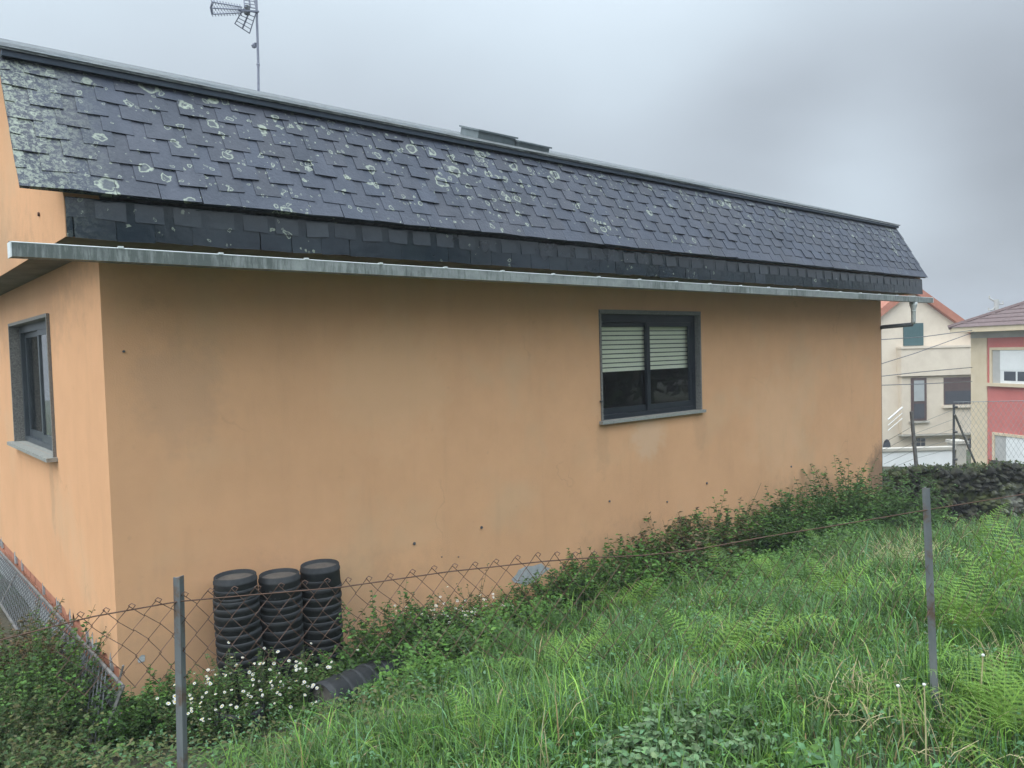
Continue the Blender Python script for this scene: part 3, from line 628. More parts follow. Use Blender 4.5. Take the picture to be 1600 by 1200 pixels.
# --- meadow grass
def patch(x,y,a=1.0,ph=0): return np.sin(x*1.3*a+ph)*np.sin(y*1.7*a+ph*2)+.6*np.sin(x*3.1*a+y*2.3*a+ph)+.4*np.sin(x*5.7*a-y*4.9*a)
def grass(name,n,region,hmul,wmul,label,near=None,pal_w=None,dens=None):
    nc=n//9; cx0=rng.uniform(region[0],region[1],nc); cy0=rng.uniform(region[2],region[3],nc); ci=rng.integers(0,nc,n*4); loose=rng.random(n*4)<.30
    x=np.where(loose,rng.uniform(region[0],region[1],n*4),cx0[ci]+rng.normal(0,.045,n*4)); y=np.where(loose,rng.uniform(region[2],region[3],n*4),cy0[ci]+rng.normal(0,.045,n*4))
    chh=rng.uniform(.65,1.35,nc)[ci]; caz=rng.uniform(0,6.28,nc)[ci]; ctn=rng.normal(0,.22,nc)[ci]
    d=np.hypot(x-CP[0],y-CP[1]); p=np.clip(3.6/np.maximum(d,1.0),0,1)**1.25
    p*= (d>1.0)&(y<-.12-.10*rng.random(n*4))&~((x<.35)&(y>-1.9)&(x>-1.5))
    if dens is not None: p*=dens(x,y)
    k=rng.random(n*4)<p; x,y,d,chh,caz,ctn=[q[k][:n] for q in (x,y,d,chh,caz,ctn)]; n=len(x); z=gz(x,y)
    pt=patch(x,y); p2=patch(x+7,y-3,.6,1.3)
    h=hmul*(.155+.08*pt.clip(-1,1)+.05*rng.normal(size=n)).clip(.06,.5)*(1+.5*sst(5,10,d)*0)
    h*=rng.uniform(.6,1.2,n)*chh; w=wmul*rng.uniform(.0032,.0075,n)*(1+.10*np.clip(d-3,0,8))
    az=caz+rng.normal(0,1.1,n)+.5*p2; bend=rng.uniform(.15,1.15,n); dirv=np.stack([np.cos(az),np.sin(az)],-1); sd=np.stack([-np.sin(az),np.cos(az)],-1)
    rows=[]
    for t_,ww in ((0,.8),(.4,1.),(.75,.7),(1,.08)):
        ho=h*bend*t_**2*.75; cz=z-.01+h*(t_-.38*bend*t_**3)
        cx=x+dirv[:,0]*ho; cy=y+dirv[:,1]*ho
        rows+= [np.stack([cx+sd[:,0]*w*ww*.5,cy+sd[:,1]*w*ww*.5,cz],-1),np.stack([cx-sd[:,0]*w*ww*.5,cy-sd[:,1]*w*ww*.5,cz],-1)]
    V=np.stack(rows,1).reshape(-1,3); b=np.arange(n)[:,None]*8
    Q=np.concatenate([b+np.array([0,1,3,2]),b+np.array([2,3,5,4]),b+np.array([4,5,7,6])],1).reshape(-1,4)
    kind=(rng.random(n)*.992+.12*p2.clip(-1,1)+ctn).clip(0,.985+.015*rng.random(n)**3)
    c=np.where((kind<.22)[:,None],cols('deep',n),np.where((kind<.72)[:,None],cols('mid',n),np.where((kind<.93)[:,None],cols('bright',n),np.where((kind<.99)[:,None],cols('blue',n),cols('straw',n)))))
    me=arr_mesh(name,V,Q,np.repeat(c,8,0),GRASS); return tag(link(name,me),label,None,None,'stuff')
grass('grass',120000,(-2.2,14.5,-6.6,-.1),1.0,1.0,'long green meadow grass on the slope below the orange house')
grass('near_grass',34000,(-.4,3.6,-5.7,-3.0),.95,.95,'shorter grass around and below the taller fence post')
# --- low broad leaves under and between the grass
def weeds(name,n,region,label,dens,pal,ln=(.02,.055),hh=(.01,.16),asp=.6):
    x=rng.uniform(region[0],region[1],n*5); y=rng.uniform(region[2],region[3],n*5); d=np.hypot(x-CP[0],y-CP[1]); p=np.clip(4.5/np.maximum(d,1),0,1)*dens(x,y)*(d>1)*(.25+.75*sst(2.4,4.2,d))
    k=rng.random(n*5)<p; x,y=x[k][:n],y[k][:n]; n=len(x)
    z=gz(x,y)+rng.uniform(hh[0],hh[1],n)*(1+.5*patch(x,y,1.7,2).clip(-1,1))
    az=rng.uniform(0,2*math.pi,n); d_=unit(np.stack([np.cos(az),np.sin(az),rng.uniform(-.2,.8,n)],-1)); nn=unit(np.array([0,0,1.])+rng.normal(0,.35,(n,3))); nn=unit(nn-d_*(nn*d_).sum(-1,keepdims=True))
    l=rng.uniform(*ln,n); c=np.where((patch(x,y,2.2,.7)>0.2)[:,None],cols(pal[0],n),cols(pal[1],n))
    me=arr_mesh(name,*oval_quads(np.stack([x,y,z],-1),d_,nn,l,l*asp,c),LEAF); return tag(link(name,me),label,None,None,'stuff')
fld=lambda x,y: (.35+.65*(patch(x,y,.9,1.1)>-.1))*(y<-.5)
weeds('field_weeds',42000,(-2,13.5,-6.4,-.5),'low leafy weeds among the meadow grass',fld,('mid','blue'),ln=(.012,.032),hh=(.01,.15))
strip=lambda x,y: ((y>-1.5-.35*np.sin(x*1.1+.6))&(y<-.05)&(x>1.2)).astype(float)
weeds('undergrowth',30000,(1.2,12.6,-2.2,-.05),'dense dark undergrowth along the foot of the long orange wall',strip,('deep','mid'),ln=(.022,.05),hh=(.01,.26),asp=.62)
lcor=lambda x,y: ((x>-1.9)&(x<1.3)&(y<.3)&(y>-2.6)).astype(float)*np.where((x<-.02)|(y<-.03),1,0)
weeds('ground_ivy',9000,(-1.9,1.3,-2.8,.3),'dark creeping weeds around the near corner of the house',lcor,('deep','olive'),ln=(.018,.045),hh=(.0,.14))

# --- shrubs and weeds along the wall
WX=[(1.85,-.66,.50,.52,.34,('deep','mid'),'dense dark green bush beside the stacks of black pots'),
    (2.35,-.45,.36,.35,.25,'deep','low dark bush between the pots and the white daisies'),
    (3.9,-.55,.5,.62,.35,('mid','deep'),'leafy dark weed clump under the bare cement patch'),
    (4.75,-.45,.5,.62,.32,'mid','bushy green weeds below the left edge of the long wall window'),
    (5.55,-.42,.55,.60,.30,('olive','dry','mid'),'olive green bush with wispy tops below the long wall window'),
    (6.5,-.40,.62,.55,.30,('mid','olive','mid','dry'),'pale green weed clump right of the wispy bush against the wall'),
    (7.4,-.40,.50,.60,.30,('mid','deep'),'rounded green bush against the orange wall right of the window'),
    (8.25,-.38,.62,.45,.30,('mid','deep','mid'),'narrow dark bush with upright shoots against the wall'),
    (9.5,-.40,.88,.60,.32,('mid','deep','mid'),'tallest dark green bush against the wall near its far end'),
    (10.4,-.42,.66,.50,.30,('deep','mid'),'small dark bush just left of the far corner of the orange wall'),
    (11.6,-.55,.80,.60,.40,('mid','deep'),'green scrub at the far corner of the orange house')]
for x,y,h,rx,ry,pal,lab in WX:
    d=math.hypot(x-CP[0],y-CP[1]); up=x>4.5
    shrub('wild_bush',(x,y,float(gz(x,y))),lab,'bush','wild bushes along the orange wall',n=int(110+90*rx),rx=rx,ry=ry,h=h*(1.08 if up else 1.15),lpk=34,ln=.085 if up else .056,wd=.042 if up else .034,pal=pal,lean=.35 if up else .5,hvar=.6 if up else .35,mound=.55 if up else .9)
# wispy dry stems by the window bush
root=empty('dry_weed',(5.6,-.3,float(gz(5.6,-.3)))); tag(root,'wispy brown dry weed with thin seed stems against the orange wall','weed')
sts=[]
for i in range(46):
    a=rng.uniform(0,6.28); h=rng.uniform(.5,.95); o=np.array([rng.uniform(-.35,.55),rng.uniform(-.12,.12),0]); t_=np.linspace(0,1,7)[:,None]
    sts.append(o+np.array([0,0,1])*h*(t_-.25*t_**3)+np.array([math.cos(a),math.sin(a)*.5,0])*h*.5*t_**2)
m=stem_mesh(sts,.0024); m.build('stems',mat('brown_stem',(.19,.12,.065),(.26,.19,.10),scale=20),root)
v=leaf_quads(np.concatenate([s_[3:] for s_ in sts]),unit(rng.normal(size=(46*4,3))),unit(rng.normal(size=(46*4,3))),.028,.010,cols('dry',46*4)); link('seed_heads',arr_mesh('seed_heads',*v,LEAF),root)['kind']='stuff'
# single weed poking above the wire
for (u,v_,y,h,lab) in ((745,925,-.25,.42,'single upright weed stem by the white daisies'),(1150,800,-.25,.62,'tall thin weed with a forked seed head against the wall')):
    c=onY(u,v_,y); g=float(gz(c[0],y)); sp=dict(n=4,rx=.06,ry=.04,h=h+.25,lpk=22,ln=.035,wd=.02,pal='deep',lean=.2,hvar=.25,mound=.2)
    if h>.6: sp.update(n=3,lpk=9,pal='olive',ln=.03,wd=.014,h=.95)
    shrub('tall_weed',(c[0],y,g),lab,'weed',**sp)
# left corner: bramble mound, dry clump, small bush under the corner
for (x,y,h,rx,ry,n,pal,lab) in ((-.78,-.35,.50,.42,.62,260,('deep','olive'),'dark green bramble mound hiding the near end of the mesh panel'),
      (-.36,.50,.66,.30,.48,150,('deep','mid'),'green bush growing up over the mesh panel'),
      (-.40,1.45,.55,.26,.42,110,('olive','dry'),'half dry brown and olive bush beside the mesh panel'),
      (.18,-.30,.36,.34,.26,120,('deep','mid'),'small dark bush at the foot of the near house corner'),
      (-.85,-1.3,.30,.40,.55,170,('olive','deep'),'low olive scrub in the near left of the field')):
    shrub('bramble_bush',(x,y,float(gz(x,y))),lab,'bush',n=n,rx=rx,ry=ry,h=h*1.1,lpk=42,ln=.046,wd=.031,pal=pal,lean=.45,hvar=.4,mound=.9)
# --- daisies
def flower_mesh():
    m=MB(); k=9
    for i in range(k):
        a=2*math.pi*i/k; b=.26; m.poly([(.003*math.cos(a),.003*math.sin(a),0),(.012*math.cos(a-b),.012*math.sin(a-b),.001),(.0155*math.cos(a),.0155*math.sin(a),-.001),(.012*math.cos(a+b),.012*math.sin(a+b),.001)])
    m.lathe([(.0046,.0),(.004,.003),(.0015,.0045),(0,.0046)],8,1); return m
fm=flower_mesh(); fo=None
def daisy(loc,rx,ry,h,nf,label,lpk=40,n=70):
    global fo
    root,st=shrub('daisy_plant',loc,label,'flowers',None,n=n,rx=rx,ry=ry,h=h,lpk=lpk,ln=.040,wd=.016,pal=('mid','deep','olive'),lean=.45,hvar=.35,mound=.7)
    tops=[s_[-1] for s_ in st]; cand=sorted(tops,key=lambda p:p[1]*1.0-p[2]*.5+rng.normal(0,.08))
    for i in range(nf):
        p=cand[int(abs(rng.normal(0,.45))*len(cand))%len(cand)]+np.array([rng.normal(0,.04),rng.uniform(-.07,.01),rng.uniform(-.05,.035)])
        if fo is None: fo=fm.build('flower',[PETAL,YEL],root); o=fo
        else: o=fo.copy(); COL.objects.link(o); o.parent=root
        o.location=tuple(p); s_=rng.uniform(.6,1.0); o.scale=(s_,)*3
        o.rotation_euler=Vector((rng.normal(-.25,.35),rng.normal(-.45,.35),1)).to_track_quat('Z','Y').to_euler()
P1=(.62,-.66); daisy((P1[0],P1[1],float(gz(*P1))-.02),.44,.22,.46,100,'big clump of small white daisies growing in front of the left pot stack',n=190)
P2=(1.12,-.72); daisy((P2[0],P2[1],float(gz(*P2))),.28,.2,.34,24,'sparser white daisies in front of the middle and right pot stacks',n=100)
P3=onY(665,955,-.28); daisy((P3[0],-.28,float(gz(P3[0],-.28))+.05),.22,.16,.42,90,'tight cluster of white daisies against the wall right of the dark bush',n=120)
P4=onY(735,950,-.34); daisy((P4[0],-.34,float(gz(P4[0],-.34))),.26,.18,.42,45,'loose white daisies below the single upright weed',n=100)
# the pots the daisies grow from
for u,v_,yy,lab,rx_ in ((375,1105,-.72,'black pot half buried under the big clump of daisies',.1),(700,985,-.42,'black pot half hidden under the daisies by the wall',.35)):
    o=copy_tree(pot0); c=onY(u,v_,yy); o.location=(c[0],yy,c[2]+.02); o.rotation_euler=(math.pi+rx_,.05,.3); tag(o,lab,'pot')
# --- bracken ferns
def frond_mesh(L_,npin,seed,pal,curl):
    r=np.random.default_rng(seed); Vs=[];Qs=[];Cs=[]; o=0
    t_=np.linspace(0,1,14); ang=1.25-curl*t_**1.2; dx=np.cos(ang); dz=np.sin(ang); X=np.concatenate([[0],np.cumsum((dx[1:]+dx[:-1])/2)])*L_/13; Zc=np.concatenate([[0],np.cumsum((dz[1:]+dz[:-1])/2)])*L_/13
    P=lambda q: np.array([np.interp(q,t_,X),0.02*math.sin(q*3+seed),np.interp(q,t_,Zc)])
    basec=np.array(PAL[pal][seed%3])
    def addq(pts,c):
        nonlocal o; Vs.append(np.array(pts)); Qs.append(np.arange(o,o+4)); Cs.append(np.repeat([c],4,0)); o+=4
    for i in range(13):
        a,b=P(t_[i]),P(t_[i+1]); w=.004*(1-.8*t_[i]); s_=np.array([0,w,0]); addq([a-s_,b-s_*.9,b+s_*.9,a+s_],basec*1.1)
    for i in range(npin):
        q=.20+.79*i/(npin-1)*(.98); p=P(q); ax=unit(P(min(1,q+.02))-P(q-.02)); prof=(1-((q-.20)/.82))**.75; l=L_*.34*prof*(.55+.45*min(1,(q-.15)/.18))+.012
        for sg in (1,-1):
            up=np.array([-ax[2],0,ax[0]]); d0=unit(ax*.50+np.array([0,sg,0])*.95-up*.10+r.normal(0,.06,3)); k=max(3,int(l/.011)); ns_=unit(np.cross(d0,ax)*sg*-1)
            for j in range(k):
                f=(j+.4)/k; c=p+d0*l*f+np.array([0,0,-1])*l*.22*f*f; pl=L_*.021*(1-f*.75)*(.4+.6*prof)+.002; wdt=l/k*.42
                for s2 in (1,-1):
                    dd=unit(ax*s2*.9+d0*.45+r.normal(0,.05,3)); 
                    addq([c-d0*wdt,c+dd*pl*.7-d0*wdt*.7,c+dd*pl,c+d0*wdt*.6],basec*r.uniform(.75,1.2)*(.72+.38*q)*np.array([1+.25*(r.random()<.05),1,1]))
    me=arr_mesh('frond',np.concatenate(Vs),np.stack(Qs),np.concatenate(Cs),LEAF); return me
FR=[frond_mesh(1.0,15,3,'bright',1.15),frond_mesh(1.0,13,4,'bright',1.5),frond_mesh(1.0,16,5,'mid',1.0),frond_mesh(1.0,14,8,'mid',1.45)]
def fern(x,y,size,nf,pal,label,group,z=None,az0=None,spread=6.28):
    root=empty('fern',(x,y,float(gz(x,y))+.05 if z is None else z)); tag(root,label,'fern',group); a0=rng.uniform(0,6.28) if az0 is None else az0
    for i in range(nf):
        o=link('frond',FR[int(pal)*2+i%2] ,root); s_=size*rng.uniform(.75,1.15); o.scale=(s_,s_,s_); o.rotation_euler=(rng.normal(0,.15),rng.uniform(-.25,.4),a0+spread*i/nf+rng.normal(0,.3))
        o.location=(rng.normal(0,.015),rng.normal(0,.015),0)
FG='bracken ferns in the grass'
big=[(1590,960,.62,5,0,'large pale bracken fern at the right edge just behind the fence'),(1530,860,.55,4,0,'arching bracken fern right of the taller fence post'),(1590,830,.5,4,0,'upright bracken fern below the dry stone wall at the right edge'),
 (1560,1190,.42,7,0,'bright feathery fern filling the bottom right corner'),(1470,1200,.36,6,0,'bright feathery fern left of the bottom right corner'),(1590,1110,.42,6,0,'feathery fern on the right edge above the bottom corner'),(1540,1140,.3,6,0,'small bright fern between the bottom right ferns'),
 (765,1195,.28,5,0,'small pale fern at the bottom middle of the field'),(690,1170,.22,5,0,'tiny pale fern left of the bottom middle fern'),(1470,765,.35,3,0,'bright fern poking up right behind the taller fence post')]
for u,v_,sz,nf,pl,lab in big:
    g=ground(u,v_); fern(g[0],g[1],sz,nf,pl,lab,None)
for u,v_ in ((1000,900),(960,945),(1060,1000),(1110,1035),(1180,960),(1000,1020),(900,930),(1140,890),(1250,905),(1090,930),(1350,860),(1290,850),(1400,890),(880,985),(1180,1010),(1500,900),(1380,960),(1230,960),(820,1010),(1030,960),(1520,1000),(1120,860),(1200,850),(940,890),(1450,840),(1550,930),(870,1050),(930,1010),(1040,870),(1300,930),(1080,900),(1010,940),(860,930),(800,960),(1380,830),(1560,1000),(1490,970),(1210,900)):
    g=ground(u,v_+25); fern(g[0],g[1],rng.uniform(.34,.54),int(rng.integers(4,7)),rng.integers(0,2),'young bracken fern spreading in the tall grass',FG)
# --- foreground herbs
g=ground(1085,1190); shrub('grey_herb',tuple(g),'grey green leafy herb clump at the bottom of the field','herb',n=80,rx=.30,ry=.24,h=.17,lpk=20,ln=.046,wd=.030,pal='grey',lean=.3,hvar=.3,big=True,mound=.5)
g=ground(1000,1205); shrub('grey_herb',tuple(g),'smaller grey green herb left of the big herb clump','herb',n=40,rx=.2,ry=.14,h=.14,lpk=16,ln=.042,wd=.028,pal='grey',lean=.3,hvar=.3,big=True,mound=.5)
def dock(u,v_,n,l,w,lab,pal='mid'):
    g=ground(u,v_); az=rng.uniform(0,6.28,n); d=unit(np.stack([np.cos(az),np.sin(az),rng.uniform(.9,2.4,n)],-1)); s_=np.stack([np.cos(az),np.sin(az),np.zeros(n)],-1); nn=unit(np.array([0,0,1.])-s_*.2); nn=unit(nn-d*(nn*d).sum(-1,keepdims=True))
    root=empty('broadleaf_plant',tuple(g)); tag(root,lab,'plant')
    for i in range(n):
        V,Q,Cc=[],[],[]; P=np.zeros(3); side=unit(np.cross(d[i],nn[i])); ll=l*rng.uniform(.7,1.2); ww=w*rng.uniform(.8,1.15); rows=9; c=cols(pal,1)[0]
        for k in range(rows):
            t_=k/(rows-1); wk=ww*.5*(math.sin(math.pi*min(1,t_*.92+.06))**.8)*(1-.25*t_)+.002; cc=P+d[i]*ll*t_-nn[i]*ll*.55*t_*t_; 
            V+= [cc+side*wk+nn[i]*wk*.35,cc-nn[i]*.001,cc-side*wk+nn[i]*wk*.35]; Cc+= [c,c*1.25,c]
        for k in range(rows-1): b=3*k; Q+= [(b,b+1,b+4,b+3),(b+1,b+2,b+5,b+4)]
        o=link('leaf',arr_mesh('leaf',np.array(V),np.array(Q),np.array(Cc),LEAF),root); o.location=(rng.normal(0,.012),rng.normal(0,.012),0)
for a in ((1235,1215,8,.17,.055,'broad leaved dock plant at the bottom beside the grey green herb','mid'),(1310,1230,4,.15,.04,'broad leaved plant at the bottom edge left of the pale flower stalks','blue'),(1390,1240,4,.16,.035,'blue green broad leaved plant at the bottom edge under the pale flower stalks','blue'),(1175,1200,5,.14,.04,'small bright broad leaved plant in front of the dock','bright'),(885,1205,6,.2,.04,'small broad leaved plant at the bottom centre','blue'),(640,1205,5,.18,.035,'small broad leaved plant at the bottom left of centre','mid')):
    dock(*a)
# pale flower stalks
for (u0,v0,u1,v1,lab) in ((1415,1195,1403,1072,'pale dandelion stalk with a white seed head, left one by the post foot'),(1447,1215,1444,1070,'thin pale stalk directly below the taller fence post'),(1528,1130,1536,1024,'brownish dandelion stalk with a seed head right of the post foot')):
    g=ground(u0,v0); d=(g-CP)@CF; top=dep(u1,v1,d-.05); root=empty('seed_stalk',tuple(g-np.array([0,0,.02]))); tag(root,lab,'stalk'); m=HB(); mid=(g+top)/2+np.array([.006,0,0]); m.tube([g-np.array([0,0,.02]),mid,top],[.0032,.0028,.0022],5); m.build('stalk',STRAW,root)
    m=HB(); m.lathe([(0,-.006),(.005,-.002),(.006,.002),(.004,.005),(0,.006)],10,0,tuple(top)); m.build('seed_head',PETAL,root)
# yellow buttercups
bm_=MB()
for i in range(5):
    a=2*math.pi*i/5; bm_.poly([(.002*math.cos(a),.002*math.sin(a),0),(.010*math.cos(a-.5),.010*math.sin(a-.5),.003),(.013*math.cos(a),.013*math.sin(a),.004),(.010*math.cos(a+.5),.010*math.sin(a+.5),.003)])
bf=None
for u,v_ in ((1318,952),(1195,1068),(1308,1030),(1227,1009),(1372,1080),(945,1078),(948,1068),(103,1183),(73,1190),(85,1192),(1278,1008),(1510,880),(1440,945),(820,955),(137,1182)):
    g=ground(u,v_); h=rng.uniform(.14,.24) if u>200 else .1; d=(g-CP)@CF; top=g+np.array([rng.normal(0,.02),rng.normal(0,.02),h]); top=dep(u,v_,d-.12*h/.2)
    bx=gz(top[0],top[1]); root=empty('buttercup',(top[0],top[1],float(bx))); tag(root,'tiny yellow buttercup flowering in the grass','flower','yellow buttercups in the grass')
    if bf is None: bf=bm_.build('petals',YEL,root); o=bf
    else: o=bf.copy(); COL.objects.link(o); o.parent=root
    o.location=(0,0,top[2]-float(bx)); o.rotation_euler=(rng.normal(.3,.3),rng.normal(-.2,.3),rng.uniform(0,6))
    m=MB(); m.tube([(0,0,0),(.004,.003,(top[2]-float(bx))*.5),(0,0,top[2]-float(bx))],.0012,4,cap=False); m.build('stem',STEM,root)
# dry straw tufts
def straw(u,v_,n,r,h,lab):
    g=ground(u,v_); m=MB()
    for i in range(n):
        a=rng.uniform(0,6.28); o=np.array([rng.normal(0,r),rng.normal(0,r),0]); o[2]=float(gz(g[0]+o[0],g[1]+o[1]))-g[2]; l=h*rng.uniform(.5,1.3); el=rng.uniform(.15,1.2)
        d=np.array([math.cos(a)*math.cos(el),math.sin(a)*math.cos(el),math.sin(el)]); m.tube([o+np.array([0,0,.03]),o+d*l*.5+np.array([0,0,.04]),o+d*l+np.array([0,0,.02-.1*l])],[.0017,.0015,.0009],3,cap=False)
    o=m.build('straw_tuft',STRAW); o.location=tuple(g); tag(o,lab,'dry grass')
straw(1345,1110,60,.08,.15,'pale dry grass tuft left of the taller post foot'); straw(1405,888,190,.2,.34,'pale flattened dry grass behind the taller fence post'); straw(1450,1150,80,.15,.16,'dry grass around the foot of the taller post')
straw(1560,1060,50,.1,.2,'thin dry stems right of the taller post foot'); straw(1130,862,240,.32,.42,'brown dead stems in front of the wall bushes'); straw(40,1150,30,.12,.3,'dead twigs on the bare ground at the near left')

# ------------------------------------------------------------------ dry stone wall and its fence
STONE=mat('mossy_stone',(.016,.016,.014),(.055,.053,.045),scale=9,rough=.95,bump=.5,bscale=18,tint=True,
   fn=lambda t,n,mp,col,p: node_mix(t,node_ramp(t,node_noise(t,n['Texture Coordinate'].outputs['Object'],2.6,5,.7),.45,.60),node_mix(t,node_ramp(t,node_noise(t,n['Texture Coordinate'].outputs['Object'],1.3,3,.6),.60,.7),col,(.28,.28,.25)),(.070,.082,.028)))
swall=empty('dry_stone_wall',(13.6,-.2,-1)); tag(swall,'dark mossy dry stone wall at the far end of the field','wall')
SW=[np.array(p) for p in ((12.15,1.75),(12.95,.55),(14.0,-.75),(15.6,-2.4),(17.6,-4.6),(20,-7))]
segl=np.cumsum([0]+[np.linalg.norm(SW[i+1]-SW[i]) for i in range(len(SW)-1)])
def swp(s): return np.array([np.interp(s,segl,[p[0] for p in SW]),np.interp(s,segl,[p[1] for p in SW])])
def swtop(s): return -.40+.17*float(sst(1.1,2.4,s))+.03*math.sin(s*4)+.02*math.sin(s*11)+.012*s
def stone(m,c,ax,ay,az,tint):
    g=[]
    import itertools
    pts=[]; lat=[(-1,0),(-.62,.72),(0,1),(.62,.72),(1,0)]
    k=8
    for zi,rr in lat:
        for j in range(k):
            a=2*math.pi*j/k; sq=1/max(abs(math.cos(a)),abs(math.sin(a)))**.55; j_=random.uniform(.86,1.12)
            pts.append(np.array(c)+ax*math.cos(a)*rr*sq*j_+ay*zi*random.uniform(.9,1.08)+az*math.sin(a)*rr*sq*j_)
    F=[(i*k+q,i*k+(q+1)%k,(i+1)*k+(q+1)%k,(i+1)*k+q) for i in range(4) for q in range(k)]
    m.add(pts,F,0,tint)
m=HB()
def sframe(s):
    p=swp(s); d=swp(min(s+.05,segl[-1]))-swp(max(s-.05,0)); d/=np.linalg.norm(d); return p,np.array([d[0],d[1],0]),np.array([-d[1],d[0],0])
def rot(v,k,a): k=np.array(k,float); return v*math.cos(a)+np.cross(k,v)*math.sin(a)+k*np.dot(k,v)*(1-math.cos(a))
for i in range(40):
    s0=segl[-1]*i/40; s1=segl[-1]*(i+1)/40
    p,d_,n_=sframe(s0); q,e_,o_=sframe(s1); zt=swtop(s0)-.10; zt1=swtop(s1)-.10
    m.hexa([(*(p-n_[:2]*.12),-1.6),(*(q-o_[:2]*.12),-1.6),(*(q+o_[:2]*.12),-1.6),(*(p+n_[:2]*.12),-1.6),(*(p-n_[:2]*.12),zt),(*(q-o_[:2]*.12),zt1),(*(q+o_[:2]*.12),zt1),(*(p+n_[:2]*.12),zt)],0,(.3,.3,.3))
for i in range(2700):
    s=random.uniform(.1,segl[-1]-.1); p,d_,n_=sframe(s); zt=swtop(s)
    z=zt-1.15*random.random()**1.3 if i>170 else zt-random.uniform(.02,.07)
    w=random.uniform(.04,.11); hh=random.uniform(.03,.085)*(1 if i>170 else .7); g=random.uniform(.4,1.7)
    if random.random()<.035: g=random.uniform(4,8)
    if i<=170 and random.random()<.25: g=random.uniform(2,5)
    a=random.gauss(0,.35) if random.random()<.35 else random.uniform(-1.4,1.4)
    stone(m,(p[0]-n_[0]*(.12 if i%2 else -.12)*(i>170),p[1]-n_[1]*(.12 if i%2 else -.12)*(i>170),z),rot(d_*w,n_,a),n_*random.uniform(.10,.17),rot(np.array([0,0,hh]),n_,a),(g,g*.99,g*.93))
m.build('stones',STONE,swall)
# weeds along its top and foot
V=[]
for i in range(2000):
    s=random.uniform(.2,7); p=swp(s); top=random.random()<.75; V.append((p[0]+random.uniform(-.2,.2)-(0 if top else .28),p[1]+random.uniform(-.2,.2)-(0 if top else .2),(swtop(s)+random.uniform(-.03,.07) if top else float(gz(p[0]-.3,p[1]-.2))+random.uniform(0,.15))))
V=np.array(V); d=unit(rng.normal(size=V.shape)+np.array([0,0,.6])); nn=unit(rng.normal(size=V.shape)); nn=unit(nn-d*(nn*d).sum(-1,keepdims=True))
tag(link('wall_moss',arr_mesh('wall_moss',*leaf_quads(V,d,nn,.06,.03,cols(('olive','deep'),len(V))),LEAF)),'olive moss and weeds growing on the dry stone wall',None,None,'stuff')
wf=empty('wire_fence',(13.9,-.6,-.1)); tag(wf,'wire mesh fence with a braced steel post standing on the dry stone wall','fence')
sP=2.70
def sd(u): # arclength on the wall seen at column u
    best=min(np.linspace(.2,segl[-1]-.1,900),key=lambda q: abs(px_u(*swp(q))-u)); return best
def px_u(x,y): d=np.array([x,y,-.1])-CP; return 800+FOC*(d@CR)/(d@CF)
sA=sd(1490); sB=sd(1428); pa=swp(sA); pb=swp(sB); dpa=float((np.array([*pa,0])-CP)@CF); dpb=float((np.array([*pb,0])-CP)@CF)
m=HB(); m.tube([dep(1490,728,dpa),dep(1490.5,632,dpa)],.022,8)
for v_ in (636,675,718): m.tube([dep(1490,v_,dpa),dep(1496,v_,dpa-.05)],.022,6)
m.build('post',DARKPIPE,wf)
m=HB(); m.tube([dep(1433,742,dpb),dep(1428,690,dpb),dep(1424,643,dpb)],[.036,.034,.032],7); m.build('wooden_post',RUSTBAR,wf)
m=HB(); m.tube([dep(1492,648,dpa-.05),dep(1524,724,dpa+.3)],.020,6); m.build('brace',RUSTBAR,wf)
MESHW=mat('thin_wire',(.20,.21,.21),(.27,.28,.28),scale=10,rough=.7)
m=HB(); sE=sd(1700); hh=1.02; stp=.085; LW=sE-sA
def wp(s,z): p=swp(s); return np.array([p[0],p[1],z])
zt0=float(dep(1490,628,dpa)[2]); zt=lambda s: zt0+.0*s
for i in range(int((LW+hh*.6)/stp)):
    for sg in (1,-1):
        s0=sA+i*stp-(hh*.6 if sg>0 else 0); s1=s0+sg*hh*.6 if sg>0 else s0-hh*.6
        pts=[]
        for t_ in np.linspace(0,1,5):
            q=(s0+(s1-s0)*t_); 
            if sA<=q<=sE: pts.append(wp(q,zt(q)-hh*(1-t_) if sg>0 else zt(q)-hh*(1-t_)))
        if len(pts)>1: m.tube(pts,.0026,3,cap=False)
m.tube([wp(q,zt(q)) for q in np.linspace(sA,sE,12)],.006,4)
for k in range(5): m.tube([dep(1490,640+15*k,dpa),dep(1428,665+13*k,dpb),dep(1381,692+11*k,dpb+.7)],.0035,3)
m.build('wire_mesh',MESHW,wf)

# ------------------------------------------------------------------ village houses down the slope
ah=np.array([CR[0],CR[1],0]); ah/=np.linalg.norm(ah); fh=np.array([CF[0],CF[1],0]); fh/=np.linalg.norm(fh)
class Facade:
    def __init__(s,u,v,d,right): s.o=dep(u,v,d); s.r=np.array(right,float); s.r/=np.linalg.norm(s.r); s.n=np.array([s.r[1],-s.r[0],0])  # n points at the viewer
    def uv(s,u,v): p=onPl(u,v,s.o,s.n); return (p-s.o)@s.r,p[2]
    def P(s,a,z,o=0.): return np.array([s.o[0],s.o[1],0])+s.r*a+s.n*o+np.array([0,0,z])
    def box(s,m,a0,z0,a1,z1,o0,o1): 
        p=[s.P(a0,z0,o1),s.P(a1,z0,o1),s.P(a1,z0,o0),s.P(a0,z0,o0),s.P(a0,z1,o1),s.P(a1,z1,o1),s.P(a1,z1,o0),s.P(a0,z1,o0)]; m.hexa(p)
    def pbox(s,m,u0,v0,u1,v1,o0,o1):
        a0,z1=s.uv(u0,v0); a1,z0=s.uv(u1,v1); _,z1b=s.uv(u1,v0); _,z0b=s.uv(u0,v1); s.box(m,a0,(z0+z0b)/2,a1,(z1+z1b)/2,o0,o1)
